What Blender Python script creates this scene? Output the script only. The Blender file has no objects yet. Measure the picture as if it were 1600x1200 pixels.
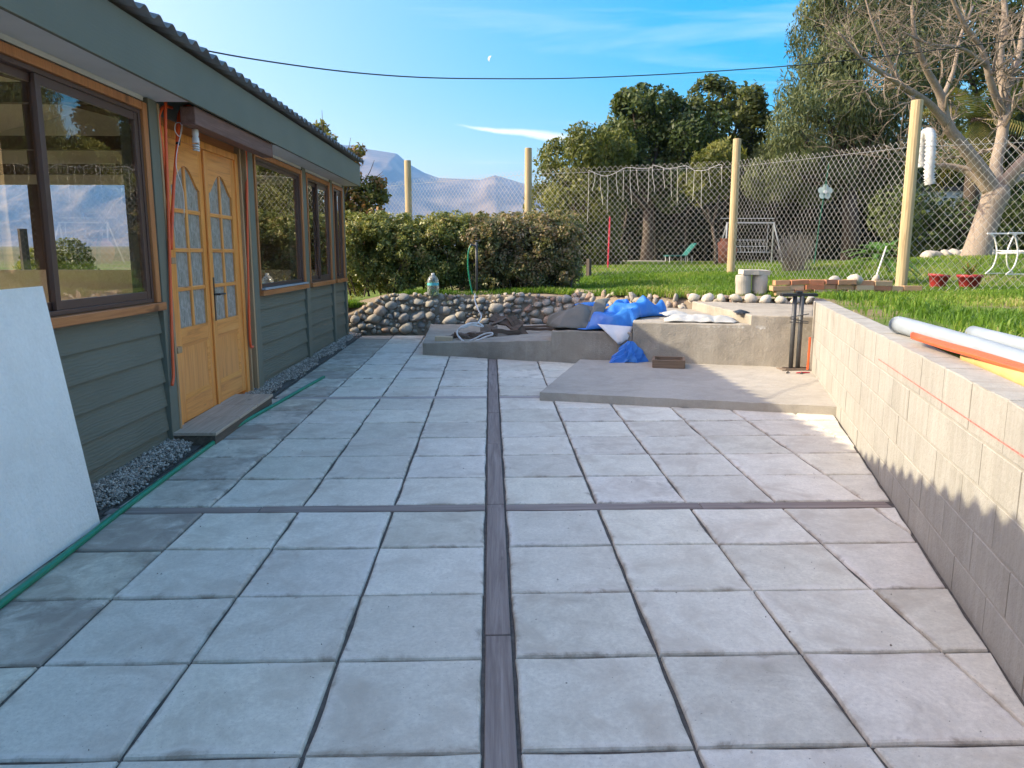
import bpy, bmesh, math, random
import numpy as np
from mathutils import Vector, Matrix, Euler, noise as mnoise
from mathutils.geometry import delaunay_2d_cdt
R = math.radians
SC = bpy.context.scene
COL = SC.collection
random.seed(7); rng = np.random.default_rng(11)

# ------------------------------------------------------------------ camera
FPX, PITCH, YAW, CH = 1203.4, .1774, .028, 1.40
cam = bpy.data.cameras.new('camera'); camo = bpy.data.objects.new('camera', cam); COL.objects.link(camo)
cam.sensor_width = 36; cam.lens = 36 * FPX / 1600; cam.clip_start = .05; cam.clip_end = 40000
camo.location = (0, 0, CH); camo.rotation_euler = (math.pi/2 - PITCH, 0, -YAW)
SC.camera = camo
SC.render.resolution_x, SC.render.resolution_y = 1024, 768
# ------------------------------------------------------------------ light
SUN_EL, SUN_AZ = R(31.3), R(-1.5)          # azimuth: from -X, turned towards +Y
SDIR = Vector((-math.cos(SUN_EL)*math.cos(SUN_AZ), math.cos(SUN_EL)*math.sin(SUN_AZ), math.sin(SUN_EL)))
sl = bpy.data.lights.new('sun', 'SUN'); sl.energy = 2.0; sl.angle = R(.53); sl.color = (1, .93, .79)
so = bpy.data.objects.new('sun', sl); COL.objects.link(so); so.location = (-20, 5, 20)
so.rotation_euler = SDIR.to_track_quat('Z', 'Y').to_euler()
SC.view_settings.view_transform = 'Standard'; SC.view_settings.look = 'None'
SC.view_settings.gamma = 1; SC.view_settings.exposure = 1.93
world = bpy.data.worlds.new('World'); SC.world = world; world.use_nodes = True
SKY_STRENGTH = .15

def px_ray(u, v):
    a = (u-800)/FPX; up = -(v-600)/FPX
    F = math.cos(PITCH)+math.sin(PITCH)*up; Z = -math.sin(PITCH)+math.cos(PITCH)*up
    return Vector((a*math.cos(YAW)+F*math.sin(YAW), -a*math.sin(YAW)+F*math.cos(YAW), Z))
def atz(u, v, z=0.): d = px_ray(u, v); return Vector((0,0,CH))+d*((z-CH)/d.z)
def aty(u, v, y): d = px_ray(u, v); return Vector((0,0,CH))+d*(y/d.y)
def atx(u, v, x): d = px_ray(u, v); return Vector((0,0,CH))+d*(x/d.x)
def atpl(u, v, p, n):
    d = px_ray(u, v); c = Vector((0,0,CH)); return c+d*((Vector(p)-c).dot(Vector(n))/d.dot(Vector(n)))

def build_world():
    nt = world.node_tree; N = nt.nodes; L = nt.links
    for n in list(N): N.remove(n)
    out = N.new('ShaderNodeOutputWorld'); bg = N.new('ShaderNodeBackground'); bg.inputs[1].default_value = SKY_STRENGTH
    sky = N.new('ShaderNodeTexSky'); sky.sky_type = 'NISHITA'; sky.sun_disc = False
    sky.sun_elevation = SUN_EL; sky.sun_rotation = R(270-1.5)
    sky.altitude = 0; sky.air_density = .3; sky.dust_density = 6.0; sky.ozone_density = 6.0
    gm = N.new('ShaderNodeGamma'); gm.inputs[1].default_value = .5; L.new(sky.outputs[0], gm.inputs[0])
    sat = N.new('ShaderNodeHueSaturation'); sat.inputs['Saturation'].default_value = 2.38; L.new(gm.outputs[0], sat.inputs['Color'])
    hs = N.new('ShaderNodeMix'); hs.data_type = 'RGBA'; hs.blend_type = 'MULTIPLY'; hs.inputs[0].default_value = 1; hs.inputs[7].default_value = (2.66, 2.10, 1.74, 1)   # white balance for open shade plus an added gain brightening the sky
    L.new(sat.outputs[0], hs.inputs[6])
    tc = N.new('ShaderNodeTexCoord'); sp = N.new('ShaderNodeSeparateXYZ'); L.new(tc.outputs['Generated'], sp.inputs[0])
    def M(op, a, b=None, c=None):
        m = N.new('ShaderNodeMath'); m.operation = op
        for k, x in enumerate((a, b, c)):
            if x is None: continue
            if isinstance(x, (int, float)): m.inputs[k].default_value = x
            else: L.new(x, m.inputs[k])
        return m.outputs[0]
    # plane-projected sky coordinates for the cirrus
    zz = M('MAXIMUM', sp.outputs[2], .02)
    cx = M('DIVIDE', sp.outputs[0], zz); cy = M('DIVIDE', sp.outputs[1], zz)
    cv = N.new('ShaderNodeCombineXYZ'); L.new(cx, cv.inputs[0]); L.new(cy, cv.inputs[1])
    mp = N.new('ShaderNodeMapping'); mp.inputs['Rotation'].default_value = (0,0,R(28)); mp.inputs['Scale'].default_value = (.35, 1.1, 1); L.new(cv.outputs[0], mp.inputs[0])
    nz = N.new('ShaderNodeTexNoise'); nz.inputs['Scale'].default_value = .9; nz.inputs['Detail'].default_value = 7; nz.inputs['Roughness'].default_value = .62; nz.inputs['Distortion'].default_value = .6; L.new(mp.outputs[0], nz.inputs['Vector'])
    cov = N.new('ShaderNodeMapRange'); cov.interpolation_type = 'SMOOTHSTEP'; cov.inputs['From Min'].default_value = -.05; cov.inputs['From Max'].default_value = .85; L.new(sp.outputs[0], cov.inputs[0])  # cirrus cover thickened to the right, added to light the shaded house side
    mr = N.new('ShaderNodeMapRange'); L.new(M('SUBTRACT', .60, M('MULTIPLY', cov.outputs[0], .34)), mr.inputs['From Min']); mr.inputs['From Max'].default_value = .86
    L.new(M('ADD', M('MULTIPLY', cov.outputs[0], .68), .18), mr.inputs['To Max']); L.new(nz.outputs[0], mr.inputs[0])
    # one long streak of cloud low in the sky
    yy = M('MAXIMUM', sp.outputs[1], .05)
    u = M('DIVIDE', sp.outputs[0], yy); w = M('DIVIDE', sp.outputs[2], yy)
    a, b = px_ray(705, 194), px_ray(885, 217)
    ua, wa, ub, wb = a.x/a.y, a.z/a.y, b.x/b.y, b.z/b.y
    t = M('DIVIDE', M('SUBTRACT', u, ua), ub-ua)
    off = M('SUBTRACT', w, M('ADD', M('MULTIPLY', t, wb-wa), wa))
    nz2 = N.new('ShaderNodeTexNoise'); nz2.inputs['Scale'].default_value = 26; nz2.inputs['Detail'].default_value = 5; L.new(tc.outputs['Generated'], nz2.inputs['Vector'])
    off = M('ADD', off, M('MULTIPLY', M('SUBTRACT', nz2.outputs[0], .5), .008))
    wid = M('MULTIPLY', M('ADD', M('MULTIPLY', t, .85), .12), .0085)
    prof = M('SUBTRACT', 1., M('POWER', M('ABSOLUTE', M('DIVIDE', off, wid)), 1.5)); prof = M('MAXIMUM', prof, 0)
    e1 = M('MULTIPLY', M('SMOOTH_MIN', M('MAXIMUM', M('MULTIPLY', t, 3.), 0), 1., .2), M('MAXIMUM', M('MINIMUM', M('MULTIPLY', M('SUBTRACT', 1.25, t), 3.), 1), 0))
    st = M('MULTIPLY', M('MULTIPLY', prof, e1), .6)
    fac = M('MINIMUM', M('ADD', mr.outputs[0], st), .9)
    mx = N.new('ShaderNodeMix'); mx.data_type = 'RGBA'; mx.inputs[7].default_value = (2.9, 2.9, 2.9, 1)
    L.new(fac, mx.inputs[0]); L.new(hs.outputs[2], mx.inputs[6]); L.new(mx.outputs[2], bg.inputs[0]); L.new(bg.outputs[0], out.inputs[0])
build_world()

# ------------------------------------------------------------------ helpers
def tag(o, label=None, cat=None, group=None, kind=None):
    if label: o['label'] = label
    if cat: o['category'] = cat
    if group: o['group'] = group
    if kind: o['kind'] = kind
    return o
def thing(name, label, cat, loc=(0,0,0), rz=0, group=None):
    o = bpy.data.objects.new(name, None); COL.objects.link(o); o.empty_display_size = .1
    o.location = loc; o.rotation_euler = (0,0,rz); tag(o, label, cat, group); return o
def link(name, me, parent=None, loc=None, rot=None, mat=None, scale=None):
    o = bpy.data.objects.new(name, me); COL.objects.link(o)
    if parent: o.parent = parent
    if loc is not None: o.location = loc
    if rot is not None: o.rotation_euler = rot
    if scale is not None: o.scale = scale
    if mat is not None and me.materials[:] != [mat]:
        me.materials.clear(); me.materials.append(mat)
    return o
class MB:
    def __init__(s): s.v = []; s.f = []
    def add(s, vs, fs):
        b = len(s.v); s.v += [tuple(x) for x in vs]; s.f += [tuple(i+b for i in f) for f in fs]; return s
    def box(s, x0, x1, y0, y1, z0, z1):
        return s.add([(x0,y0,z0),(x1,y0,z0),(x1,y1,z0),(x0,y1,z0),(x0,y0,z1),(x1,y0,z1),(x1,y1,z1),(x0,y1,z1)],
                     [(0,3,2,1),(4,5,6,7),(0,1,5,4),(1,2,6,5),(2,3,7,6),(3,0,4,7)])
    def obox(s, c, size, m):
        h = [x/2 for x in size]; c = Vector(c)
        vs = [c+m@Vector((sx*h[0],sy*h[1],sz*h[2])) for sz in (-1,1) for sy in (-1,1) for sx in (-1,1)]
        return s.add(vs, [(0,2,3,1),(4,5,7,6),(0,1,5,4),(1,3,7,5),(3,2,6,7),(2,0,4,6)])
    def prism(s, poly, z0, z1):
        n = len(poly); z0 = z0 if hasattr(z0,'__len__') else [z0]*n; z1 = z1 if hasattr(z1,'__len__') else [z1]*n
        return s.add([(x,y,z) for (x,y),z in zip(poly,z0)]+[(x,y,z) for (x,y),z in zip(poly,z1)],
            [tuple(range(n-1,-1,-1)), tuple(range(n,2*n))]+[(i,(i+1)%n,n+(i+1)%n,n+i) for i in range(n)])
    def tube(s, pts, r, n=6, caps=True):
        pts = [Vector(p) for p in pts]; m = len(pts)
        rs = r if hasattr(r,'__len__') else [r]*m
        vs = []; prev = None
        for i, p in enumerate(pts):
            t = (pts[min(i+1,m-1)]-pts[max(i-1,0)])
            if t.length < 1e-9: t = Vector((0,0,1))
            t.normalize()
            if prev is None:
                a = Vector((0,0,1)) if abs(t.z) < .9 else Vector((1,0,0)); x = t.cross(a).normalized()
            else:
                x = prev - t*prev.dot(t)
                x = x.normalized() if x.length > 1e-6 else t.orthogonal().normalized()
            prev = x; y = t.cross(x)
            for k in range(n):
                a = 2*math.pi*k/n; vs.append(p+(x*math.cos(a)+y*math.sin(a))*rs[i])
        fs = [(i*n+k, i*n+(k+1)%n, (i+1)*n+(k+1)%n, (i+1)*n+k) for i in range(m-1) for k in range(n)]
        if caps: fs += [tuple(range(n-1,-1,-1)), tuple((m-1)*n+k for k in range(n))]
        return s.add(vs, fs)
    def lathe(s, prof, c=(0,0,0), n=16, cap0=True, cap1=True):
        vs = [(c[0]+r*math.cos(2*math.pi*k/n), c[1]+r*math.sin(2*math.pi*k/n), c[2]+z) for r,z in prof for k in range(n)]
        m = len(prof); fs = [(i*n+k, i*n+(k+1)%n, (i+1)*n+(k+1)%n, (i+1)*n+k) for i in range(m-1) for k in range(n)]
        if cap0: fs.append(tuple(range(n-1,-1,-1)))
        if cap1: fs.append(tuple((m-1)*n+k for k in range(n)))
        return s.add(vs, fs)
    def mesh(s, name, mat=None, smooth=False):
        me = bpy.data.meshes.new(name); me.from_pydata(s.v, [], s.f)
        if mat: me.materials.append(mat)
        if smooth: me.polygons.foreach_set('use_smooth', [True]*len(me.polygons))
        me.update(); return me
    def build(s, name, mat, parent=None, smooth=False, bevel=0, seg=2, loc=None, rot=None):
        o = link(name, s.mesh(name, mat, smooth), parent, loc, rot)
        if bevel:
            b = o.modifiers.new('bevel', 'BEVEL'); b.width = bevel; b.segments = seg; b.limit_method = 'ANGLE'; b.angle_limit = R(40)
        return o
def spline(pts, n=6):
    P = [Vector(p) for p in pts]; P = [P[0]*2-P[1]]+P+[P[-1]*2-P[-2]]; out = []
    for i in range(1, len(P)-2):
        for k in range(n):
            t = k/n; a,b,c,d = P[i-1],P[i],P[i+1],P[i+2]
            out.append(.5*((2*b)+(c-a)*t+(2*a-5*b+4*c-d)*t*t+(3*b-a-3*c+d)*t**3))
    return out+[P[-2]]
def quads_mesh(name, V, nper, mat, tint=None, smooth=False):
    """V: (N,nper,3) array of separate faces"""
    N = V.shape[0]; me = bpy.data.meshes.new(name)
    me.vertices.add(N*nper); me.vertices.foreach_set('co', V.astype(np.float32).ravel())
    me.loops.add(N*nper); me.loops.foreach_set('vertex_index', np.arange(N*nper, dtype=np.int32))
    me.polygons.add(N); me.polygons.foreach_set('loop_start', np.arange(0, N*nper, nper, dtype=np.int32))
    me.polygons.foreach_set('loop_total', np.full(N, nper, np.int32))
    if tint is not None:
        at = me.attributes.new('tint', 'FLOAT', 'POINT'); at.data.foreach_set('value', np.repeat(tint.astype(np.float32), nper))
    me.materials.append(mat); me.update(calc_edges=True); return me

# ------------------------------------------------------------------ materials
class NT:
    def __init__(s, name):
        s.m = bpy.data.materials.new(name); s.m.use_nodes = True; s.t = s.m.node_tree; s.N = s.t.nodes; s.L = s.t.links
        s.b = s.N['Principled BSDF']; s.out = s.N['Material Output']; s._tc = None
    def n(s, typ, **kw):
        x = s.N.new('ShaderNode'+typ)
        for k, v in kw.items(): setattr(x, k, v)
        return x
    def set(s, sock, v):
        if isinstance(v, bpy.types.NodeSocket): s.L.new(v, sock)
        elif v is not None: sock.default_value = (*v, 1) if isinstance(v, tuple) and len(v) == 3 and sock.type == 'RGBA' else v
    def tc(s, k='Object'):
        if s._tc is None: s._tc = s.n('TexCoord')
        return s._tc.outputs[k]
    def math(s, op, a, b=None, clamp=False):
        m = s.n('Math', operation=op); m.use_clamp = clamp; s.set(m.inputs[0], a); s.set(m.inputs[1], b); return m.outputs[0]
    def map(s, vec, scale=(1,1,1), loc=(0,0,0), rot=(0,0,0)):
        m = s.n('Mapping'); s.set(m.inputs[0], vec); m.inputs['Scale'].default_value = scale; s.set(m.inputs['Location'], loc); m.inputs['Rotation'].default_value = rot; return m.outputs[0]
    def noise(s, vec, scale=5, detail=4, rough=.55, dist=0):
        m = s.n('TexNoise'); s.set(m.inputs['Vector'], vec); m.inputs['Scale'].default_value = scale; m.inputs['Detail'].default_value = detail; m.inputs['Roughness'].default_value = rough; m.inputs['Distortion'].default_value = dist; return m.outputs[0]
    def rng(s, v, a, b, c=0., d=1., smooth=False):
        m = s.n('MapRange'); m.interpolation_type = 'SMOOTHSTEP' if smooth else 'LINEAR'
        for k, x in enumerate((v,a,b,c,d)): s.set(m.inputs[k], x)
        return m.outputs[0]
    def mix(s, f, a, b, mode='MIX'):
        m = s.n('Mix', data_type='RGBA', blend_type=mode); s.set(m.inputs[0], f); s.set(m.inputs[6], a); s.set(m.inputs[7], b); return m.outputs[2]
    def ramp(s, f, cols):
        m = s.n('ValToRGB'); s.set(m.inputs[0], f); e = m.color_ramp.elements
        while len(e) < len(cols): e.new(.5)
        for x, (p, c) in zip(e, cols): x.position = p; x.color = (*c, 1)
        return m.outputs[0]
    def bump(s, h, strength=.3, dist=.01):
        m = s.n('Bump'); m.inputs['Strength'].default_value = strength; m.inputs['Distance'].default_value = dist; s.set(m.inputs['Height'], h); s.L.new(m.outputs[0], s.b.inputs['Normal']); return m
    def rand(s): return s.n('ObjectInfo').outputs['Random']
    def fin(s, col=None, rough=.7, spec=.35, metal=0):
        if col is not None: s.set(s.b.inputs['Base Color'], col)
        s.set(s.b.inputs['Roughness'], rough); s.b.inputs['Specular IOR Level'].default_value = spec; s.b.inputs['Metallic'].default_value = metal
        return s.m
def simple(name, c, c2=None, rough=.6, scale=8, bump=0., bscale=60, spec=.35, metal=0, vscale=(1,1,1), rnd=0.):
    s = NT(name); v = s.map(s.tc(), vscale)
    c2 = c2 or tuple(x*.75 for x in c)
    col = s.mix(s.rng(s.noise(v, scale, 5, .6), .3, .7), c, c2)
    if rnd:
        col = s.mix(1., col, s.ramp(s.rand(), [(0,(1-rnd,)*3),(1,(1+rnd,)*3)]), 'MULTIPLY')
    if bump: s.bump(s.noise(v, bscale, 4, .6), bump, .01)
    return s.fin(col, rough, spec, metal)
def offs(s, k=37.):
    r = s.rand(); c = s.n('CombineXYZ'); s.L.new(s.math('MULTIPLY', r, k), c.inputs[0]); s.L.new(s.math('MULTIPLY', r, k*1.7), c.inputs[1]); s.L.new(s.math('MULTIPLY', r, k*.6), c.inputs[2])
    a = s.n('VectorMath', operation='ADD'); s.L.new(s.tc(), a.inputs[0]); s.L.new(c.outputs[0], a.inputs[1]); return a.outputs[0]

def m_tile():
    s = NT('tile_concrete'); v = offs(s); oi = s.n('ObjectInfo')
    big = s.noise(v, 2.4, 5, .62, .4); mid = s.noise(v, 8, 6, .68, .6); fine = s.noise(v, 60, 5, .65); spk = s.noise(v, 240, 2, .5)
    b2 = s.noise(s.map(v, (1,1,1), (9.1,4.3,2.2)), 3.1, 6, .66, .8)
    base = s.mix(s.rng(mid, .34, .68), (.79,.755,.645), (.65,.62,.525))
    base = s.mix(s.rng(b2, .47, .70, 0, .72), base, (.47,.405,.32))
    base = s.mix(s.rng(fine, .35, .68, 0, .55), base, (.52,.49,.42))
    sp = s.n('SeparateXYZ'); s.L.new(s.tc(), sp.inputs[0])
    e = s.math('MAXIMUM', s.math('ABSOLUTE', sp.outputs[0]), s.math('ABSOLUTE', sp.outputs[1]))
    ew = s.math('ADD', e, s.rng(mid, .3, .7, -.03, .03))
    rim = s.math('MULTIPLY', s.rng(ew, .20, .232, 0, 1, True), s.rng(big, .45, .62, 0, .55)); base = s.mix(rim, base, (.80,.76,.69))
    edge = s.rng(ew, .226, .272, 0, 1, True)
    base = s.mix(s.math('MULTIPLY', edge, s.rng(b2, .34, .58, .15, .90)), base, (.34,.285,.22))
    th = s.math('SUBTRACT', 1.0, oi.outputs['Alpha'])
    dn = s.math('ADD', s.math('ADD', s.math('MULTIPLY', big, .60), s.math('MULTIPLY', mid, .42)), s.math('MULTIPLY', edge, .14))
    dirt = s.rng(s.math('SUBTRACT', dn, th), -.05, .22, 0, .86, True)
    base = s.mix(dirt, base, s.mix(s.rng(b2, .35, .65), (.25,.22,.18), (.40,.355,.295)))
    base = s.mix(1., base, oi.outputs['Color'], 'MULTIPLY')
    base = s.mix(s.rng(spk, .62, .74, 0, .35), base, (.30,.27,.23)); pit = s.rng(s.noise(v, 95, 2, .5), .275, .23, 0, .8); base = s.mix(pit, base, (.13,.12,.10))
    s.bump(s.math('ADD', s.math('ADD', s.math('MULTIPLY', mid, .8), s.math('MULTIPLY', fine, .45)), s.math('MULTIPLY', pit, -.5)), .8, .006)
    return s.fin(base, s.rng(mid, .3, .7, .74, .92), .3)
def m_wood(name, c1, c2, c3, axis='Y', rough=.55, grain=1., bump=.15, knots=True):
    s = NT(name); v = offs(s); st = {'X':(.35,8,8), 'Y':(8,.35,8), 'Z':(8,8,.35)}[axis]
    vv = s.map(v, st)
    g = s.noise(vv, 3.2*grain, 6, .68, 1.2); g2 = s.noise(s.map(v, tuple(x*4 if x > 1 else x*2 for x in st)), 4, 3, .6)
    col = s.ramp(s.math('ADD', s.math('MULTIPLY', g, .8), s.math('MULTIPLY', g2, .25)), [(.3,c1),(.52,c2),(.72,c3)])
    if knots:
        k = s.noise(s.map(v, tuple(x*.5 if x > 1 else x*4 for x in st)), 2.2, 2, .5); col = s.mix(s.rng(k, .70, .78, 0, .75), col, tuple(x*.35 for x in c1))
    s.bump(g2, bump, .004); return s.fin(col, rough, .35)
def m_paint_grain(name, c, rough=.55, axis='Y', strength=.5):
    s = NT(name); v = offs(s); st = {'Y':(6,.5,6), 'Z':(6,6,.5)}[axis]
    w = s.n('TexWave', wave_type='BANDS', bands_direction='Z' if axis == 'Y' else 'X'); s.set(w.inputs['Vector'], s.map(v, (1,.16,1) if axis == 'Y' else (1,1,.16)))
    w.inputs['Scale'].default_value = 14; w.inputs['Distortion'].default_value = 9; w.inputs['Detail'].default_value = 3; w.inputs['Detail Scale'].default_value = 1.6
    n2 = s.noise(s.map(v, st), 14, 4, .6); big = s.noise(v, 1.3, 3, .5)
    col = s.mix(s.rng(big, .3, .7), c, tuple(x*1.18 for x in c))
    col = s.mix(s.rng(n2, .62, .8, 0, .25), col, tuple(min(1, x*1.6) for x in c))
    s.bump(s.math('ADD', s.math('MULTIPLY', w.outputs[0], .6), s.math('MULTIPLY', n2, .5)), strength, .003)
    return s.fin(col, rough, .3)
def m_glass(name, tint=(.93,.95,.95), extra=.02):
    s = NT(name); s.N.remove(s.b)
    tr = s.n('BsdfTransparent'); tr.inputs[0].default_value = (*tint, 1); gl = s.n('BsdfGlossy'); gl.inputs['Roughness'].default_value = .002; gl.inputs[0].default_value = (1,1,1,1)
    fr = s.n('LayerWeight'); fr.inputs[0].default_value = .5
    f = s.math('ADD', s.math('MULTIPLY', s.math('POWER', fr.outputs['Facing'], 4.5), .95), .045, True)   # Schlick, same on both faces
    mx = s.n('MixShader'); s.L.new(f, mx.inputs[0]); s.L.new(tr.outputs[0], mx.inputs[1]); s.L.new(gl.outputs[0], mx.inputs[2]); s.L.new(mx.outputs[0], s.out.inputs[0]); return s.m
def m_frost():
    s = NT('textured_door_glass'); v = s.tc()
    w = s.noise(s.map(v, (1,1,.6)), 16, 5, .7, 1.5); s.bump(w, .6, .01)
    col = s.mix(s.rng(w, .35, .65), (.52,.52,.48), (.24,.24,.21))
    s.fin(col, .16, .6); s.b.inputs['Transmission Weight'].default_value = .15; return s.m
def m_concrete(name, c, c2, c3, rough=.85, bump=.4, patch=None, streak=False, rnd=0, wash=0):
    s = NT(name); v = s.tc() if not rnd else offs(s)
    big = s.noise(v, 1.1, 5, .6, .3); mid = s.noise(v, 6, 6, .65, .3); fine = s.noise(v, 55, 5, .65)
    col = s.mix(s.rng(big, .35, .66), c, c2); col = s.mix(s.rng(mid, .5, .75, 0, .55), col, c3)
    col = s.mix(s.rng(fine, .3, .7, 0, .25), col, tuple(x*.7 for x in c2))
    if streak:
        sv = s.noise(s.map(v, (9,9,.35)), 2.5, 5, .6); col = s.mix(s.rng(sv, .42, .68, 0, .55), col, c3)
    if patch:
        pz = s.n('SeparateXYZ'); s.L.new(s.tc('Object'), pz.inputs[0])
        k = s.rng(s.math('ADD', s.math('MULTIPLY', mid, 1.1), s.rng(pz.outputs[2], patch[0]-.07, patch[0], -.5, 0)), .56, .66, 0, .75)
        k = s.math('MULTIPLY', k, s.rng(pz.outputs[2], patch[0]+.035, patch[0]+.005)); k = s.math('MULTIPLY', k, s.rng(pz.outputs[0], 2.3, 2.5))
        col = s.mix(k, col, (.62,.61,.59))
    if wash:
        gp_ = s.n('NewGeometry').outputs['Position']; w1 = s.noise(s.map(gp_, (1,1,1)), 1.6, 6, .68, .6); w2 = s.noise(s.map(gp_, (5,5,.5)), 1.8, 5, .65, .4); w3 = s.noise(gp_, 7, 5, .7, .5)
        col = s.mix(s.rng(w1, .48, .72, 0, wash), col, tuple(x*.62 for x in c2)); col = s.mix(s.rng(w2, .50, .72, 0, wash*.45), col, tuple(min(1, x*1.18) for x in c3)); col = s.mix(s.rng(w3, .56, .74, 0, wash*.8), col, tuple(x*.70 for x in c2))
    if rnd: col = s.mix(1., col, s.ramp(s.rand(), [(0,(1-rnd,)*3),(1,(1+rnd,1+rnd*.9,1+rnd*.75))]), 'MULTIPLY')
    s.bump(s.math('ADD', s.math('MULTIPLY', mid, .6), s.math('MULTIPLY', fine, .7)), bump, .012); return s.fin(col, rough, .25)
def m_leaf(name, cols, trans=.35, rough=.5):
    s = NT(name); a = s.n('Attribute', attribute_name='tint'); col = s.ramp(a.outputs['Fac'], cols)
    s.fin(col, rough, .3)
    tl = s.n('BsdfTranslucent'); s.L.new(s.mix(1., col, (1.35,1.3,.7), 'MULTIPLY'), tl.inputs[0])
    mx = s.n('MixShader'); mx.inputs[0].default_value = trans; s.L.new(s.b.outputs[0], mx.inputs[1]); s.L.new(tl.outputs[0], mx.inputs[2]); s.L.new(mx.outputs[0], s.out.inputs[0]); return s.m
def m_rand(name, cols, rough=.85, scale=7, bump=.5, mottled=.5):
    s = NT(name); v = offs(s); n = s.noise(v, scale, 5, .65, .3); f = s.noise(v, scale*7, 4, .6)
    base = s.ramp(s.rand(), cols); col = s.mix(s.rng(n, .35, .7, 0, mottled), base, s.mix(.5, base, (.10,.09,.08)))
    col = s.mix(s.rng(f, .55, .75, 0, .3), col, s.mix(.5, base, (.6,.57,.5)))
    s.bump(s.math('ADD', n, s.math('MULTIPLY', f, .5)), bump, .01); return s.fin(col, rough, .25)

M = {}
M['tile'] = m_tile()
M['joint'] = simple('joint_sand', (.075,.068,.06), (.15,.135,.115), .95, 30, .6, 200)
M['strip'] = m_wood('strip_board_wood', (.145,.11,.095), (.24,.195,.17), (.35,.30,.265), 'Y', .75, 1, .35)
M['stripx'] = m_wood('cross_board_wood', (.145,.11,.095), (.24,.195,.17), (.35,.30,.265), 'X', .75, 1, .35)
M['stripp'] = m_wood('pale_cross_board', (.28,.24,.22), (.40,.36,.33), (.50,.46,.42), 'X', .8, 1, .35)
GREEN = (.135,.138,.106)
M['siding'] = m_paint_grain('green_siding', GREEN, .55, 'Y', .7)
M['trim'] = m_paint_grain('green_trim', tuple(x*1.08 for x in GREEN), .5, 'Z', .25)
M['fascia'] = m_paint_grain('green_fascia', (.138,.138,.100), .5, 'Y', .12)
M['soffit'] = simple('white_soffit', (.60,.60,.58), (.53,.53,.51), .6, 3)
M['pine'] = m_wood('orange_pine', (.27,.095,.032), (.43,.165,.056), (.54,.235,.085), 'Z', .45, 1, .15)
M['piney'] = m_wood('orange_pine_rail', (.27,.095,.032), (.43,.165,.056), (.54,.235,.085), 'Y', .45, 1, .15)
M['door'] = m_wood('varnished_door_pine', (.45,.16,.036), (.78,.31,.075), (.88,.42,.12), 'Z', .32, .8, .08)
M['doory'] = m_wood('varnished_door_pine_rail', (.44,.155,.035), (.78,.31,.075), (.88,.42,.12), 'Y', .32, .8, .08)
M['raw'] = m_wood('raw_timber', (.26,.15,.075), (.40,.255,.135), (.50,.35,.21), 'Z', .7, 1, .3)
M['beam'] = m_wood('stained_beam', (.105,.05,.037), (.165,.085,.062), (.23,.13,.10), 'Y', .65, 1, .4, False)
M['brownframe'] = simple('brown_aluminium', (.105,.058,.044), (.09,.05,.038), .38, 4, spec=.5)
M['glass'] = m_glass('window_glass')
M['frost'] = m_frost()
M['black'] = simple('black_iron', (.012,.012,.013), (.02,.02,.02), .42, 20, .2, spec=.5)
M['orange'] = simple('orange_conduit', (.84,.125,.03), (.74,.10,.026), .38, 12, spec=.5)
M['whitewire'] = simple('white_plastic', (.74,.74,.72), (.66,.66,.64), .4, 12)
M['roof'] = simple('zinc_roof', (.21,.22,.23), (.13,.135,.14), .5, 5, .2, 20, .5, .35)
M['inner'] = simple('interior_plaster', (.46,.44,.40), (.41,.39,.35), .8, 2)
M['ply'] = m_wood('plywood', (.40,.335,.245), (.47,.40,.30), (.53,.46,.36), 'Y', .7, .7, .1, False)
M['darkbeam'] = simple('interior_beam', (.05,.03,.022), (.075,.045,.032), .6, 6)
M['board'] = m_concrete('fibre_cement_sheet', (.91,.875,.81), (.80,.765,.70), (.92,.89,.83), .85, .9, wash=.22)
M['boardedge'] = simple('sheet_edge', (.50,.46,.38), (.42,.39,.33), .9, 20)
M['step'] = m_wood('weathered_step_wood', (.31,.235,.175), (.45,.355,.27), (.56,.45,.36), 'Y', .8, .8, .4)
M['stepside'] = m_wood('dark_step_wood', (.065,.05,.038), (.115,.09,.068), (.17,.135,.10), 'Y', .85, .8, .4)
M['hose'] = simple('green_hose', (.012,.23,.12), (.01,.18,.10), .38, 20, spec=.5)
M['gravel'] = m_rand('gravel', [(0,(.20,.19,.17)),(1,(.3,.28,.25))])
M['slab'] = m_concrete('slab_cement', (.44,.405,.345), (.38,.35,.295), (.49,.455,.395), .88, .5, wash=.5)
M['terrace'] = m_concrete('terrace_cement', (.42,.38,.31), (.31,.28,.23), (.47,.43,.355), .9, .95, patch=(.50,), wash=.55)
M['block'] = m_concrete('cement_block', (.375,.36,.32), (.33,.315,.275), (.42,.405,.37), .9, .6, streak=True, rnd=.03, wash=.40)
M['mortar'] = m_concrete('cement_mortar', (.37,.35,.305), (.33,.31,.27), (.41,.39,.345), .92, .5, wash=.5)
M['dirt'] = m_concrete('dirt_fill', (.235,.185,.13), (.29,.235,.17), (.17,.13,.09), .95, .9)
M['chalk'] = simple('red_chalk', (.52,.10,.09), (.55,.24,.2), .9, 60)
M['stone'] = m_rand('field_stone', [(0,(.42,.37,.29)),(.25,(.27,.265,.25)),(.45,(.50,.44,.345)),(.62,(.33,.31,.285)),(.8,(.56,.50,.40)),(.93,(.38,.24,.17)),(1,(.44,.41,.36))], .85, 9, .7)
M['palestone'] = m_rand('pale_stone', [(0,(.50,.46,.39)),(.5,(.42,.39,.33)),(1,(.56,.51,.42))], .85, 7, .6)
M['brick'] = m_rand('old_brick', [(0,(.46,.17,.085)),(.2,(.53,.33,.18)),(.4,(.58,.44,.28)),(.6,(.36,.12,.07)),(.8,(.56,.36,.20)),(1,(.62,.50,.34))], .9, 9, .6)
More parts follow.
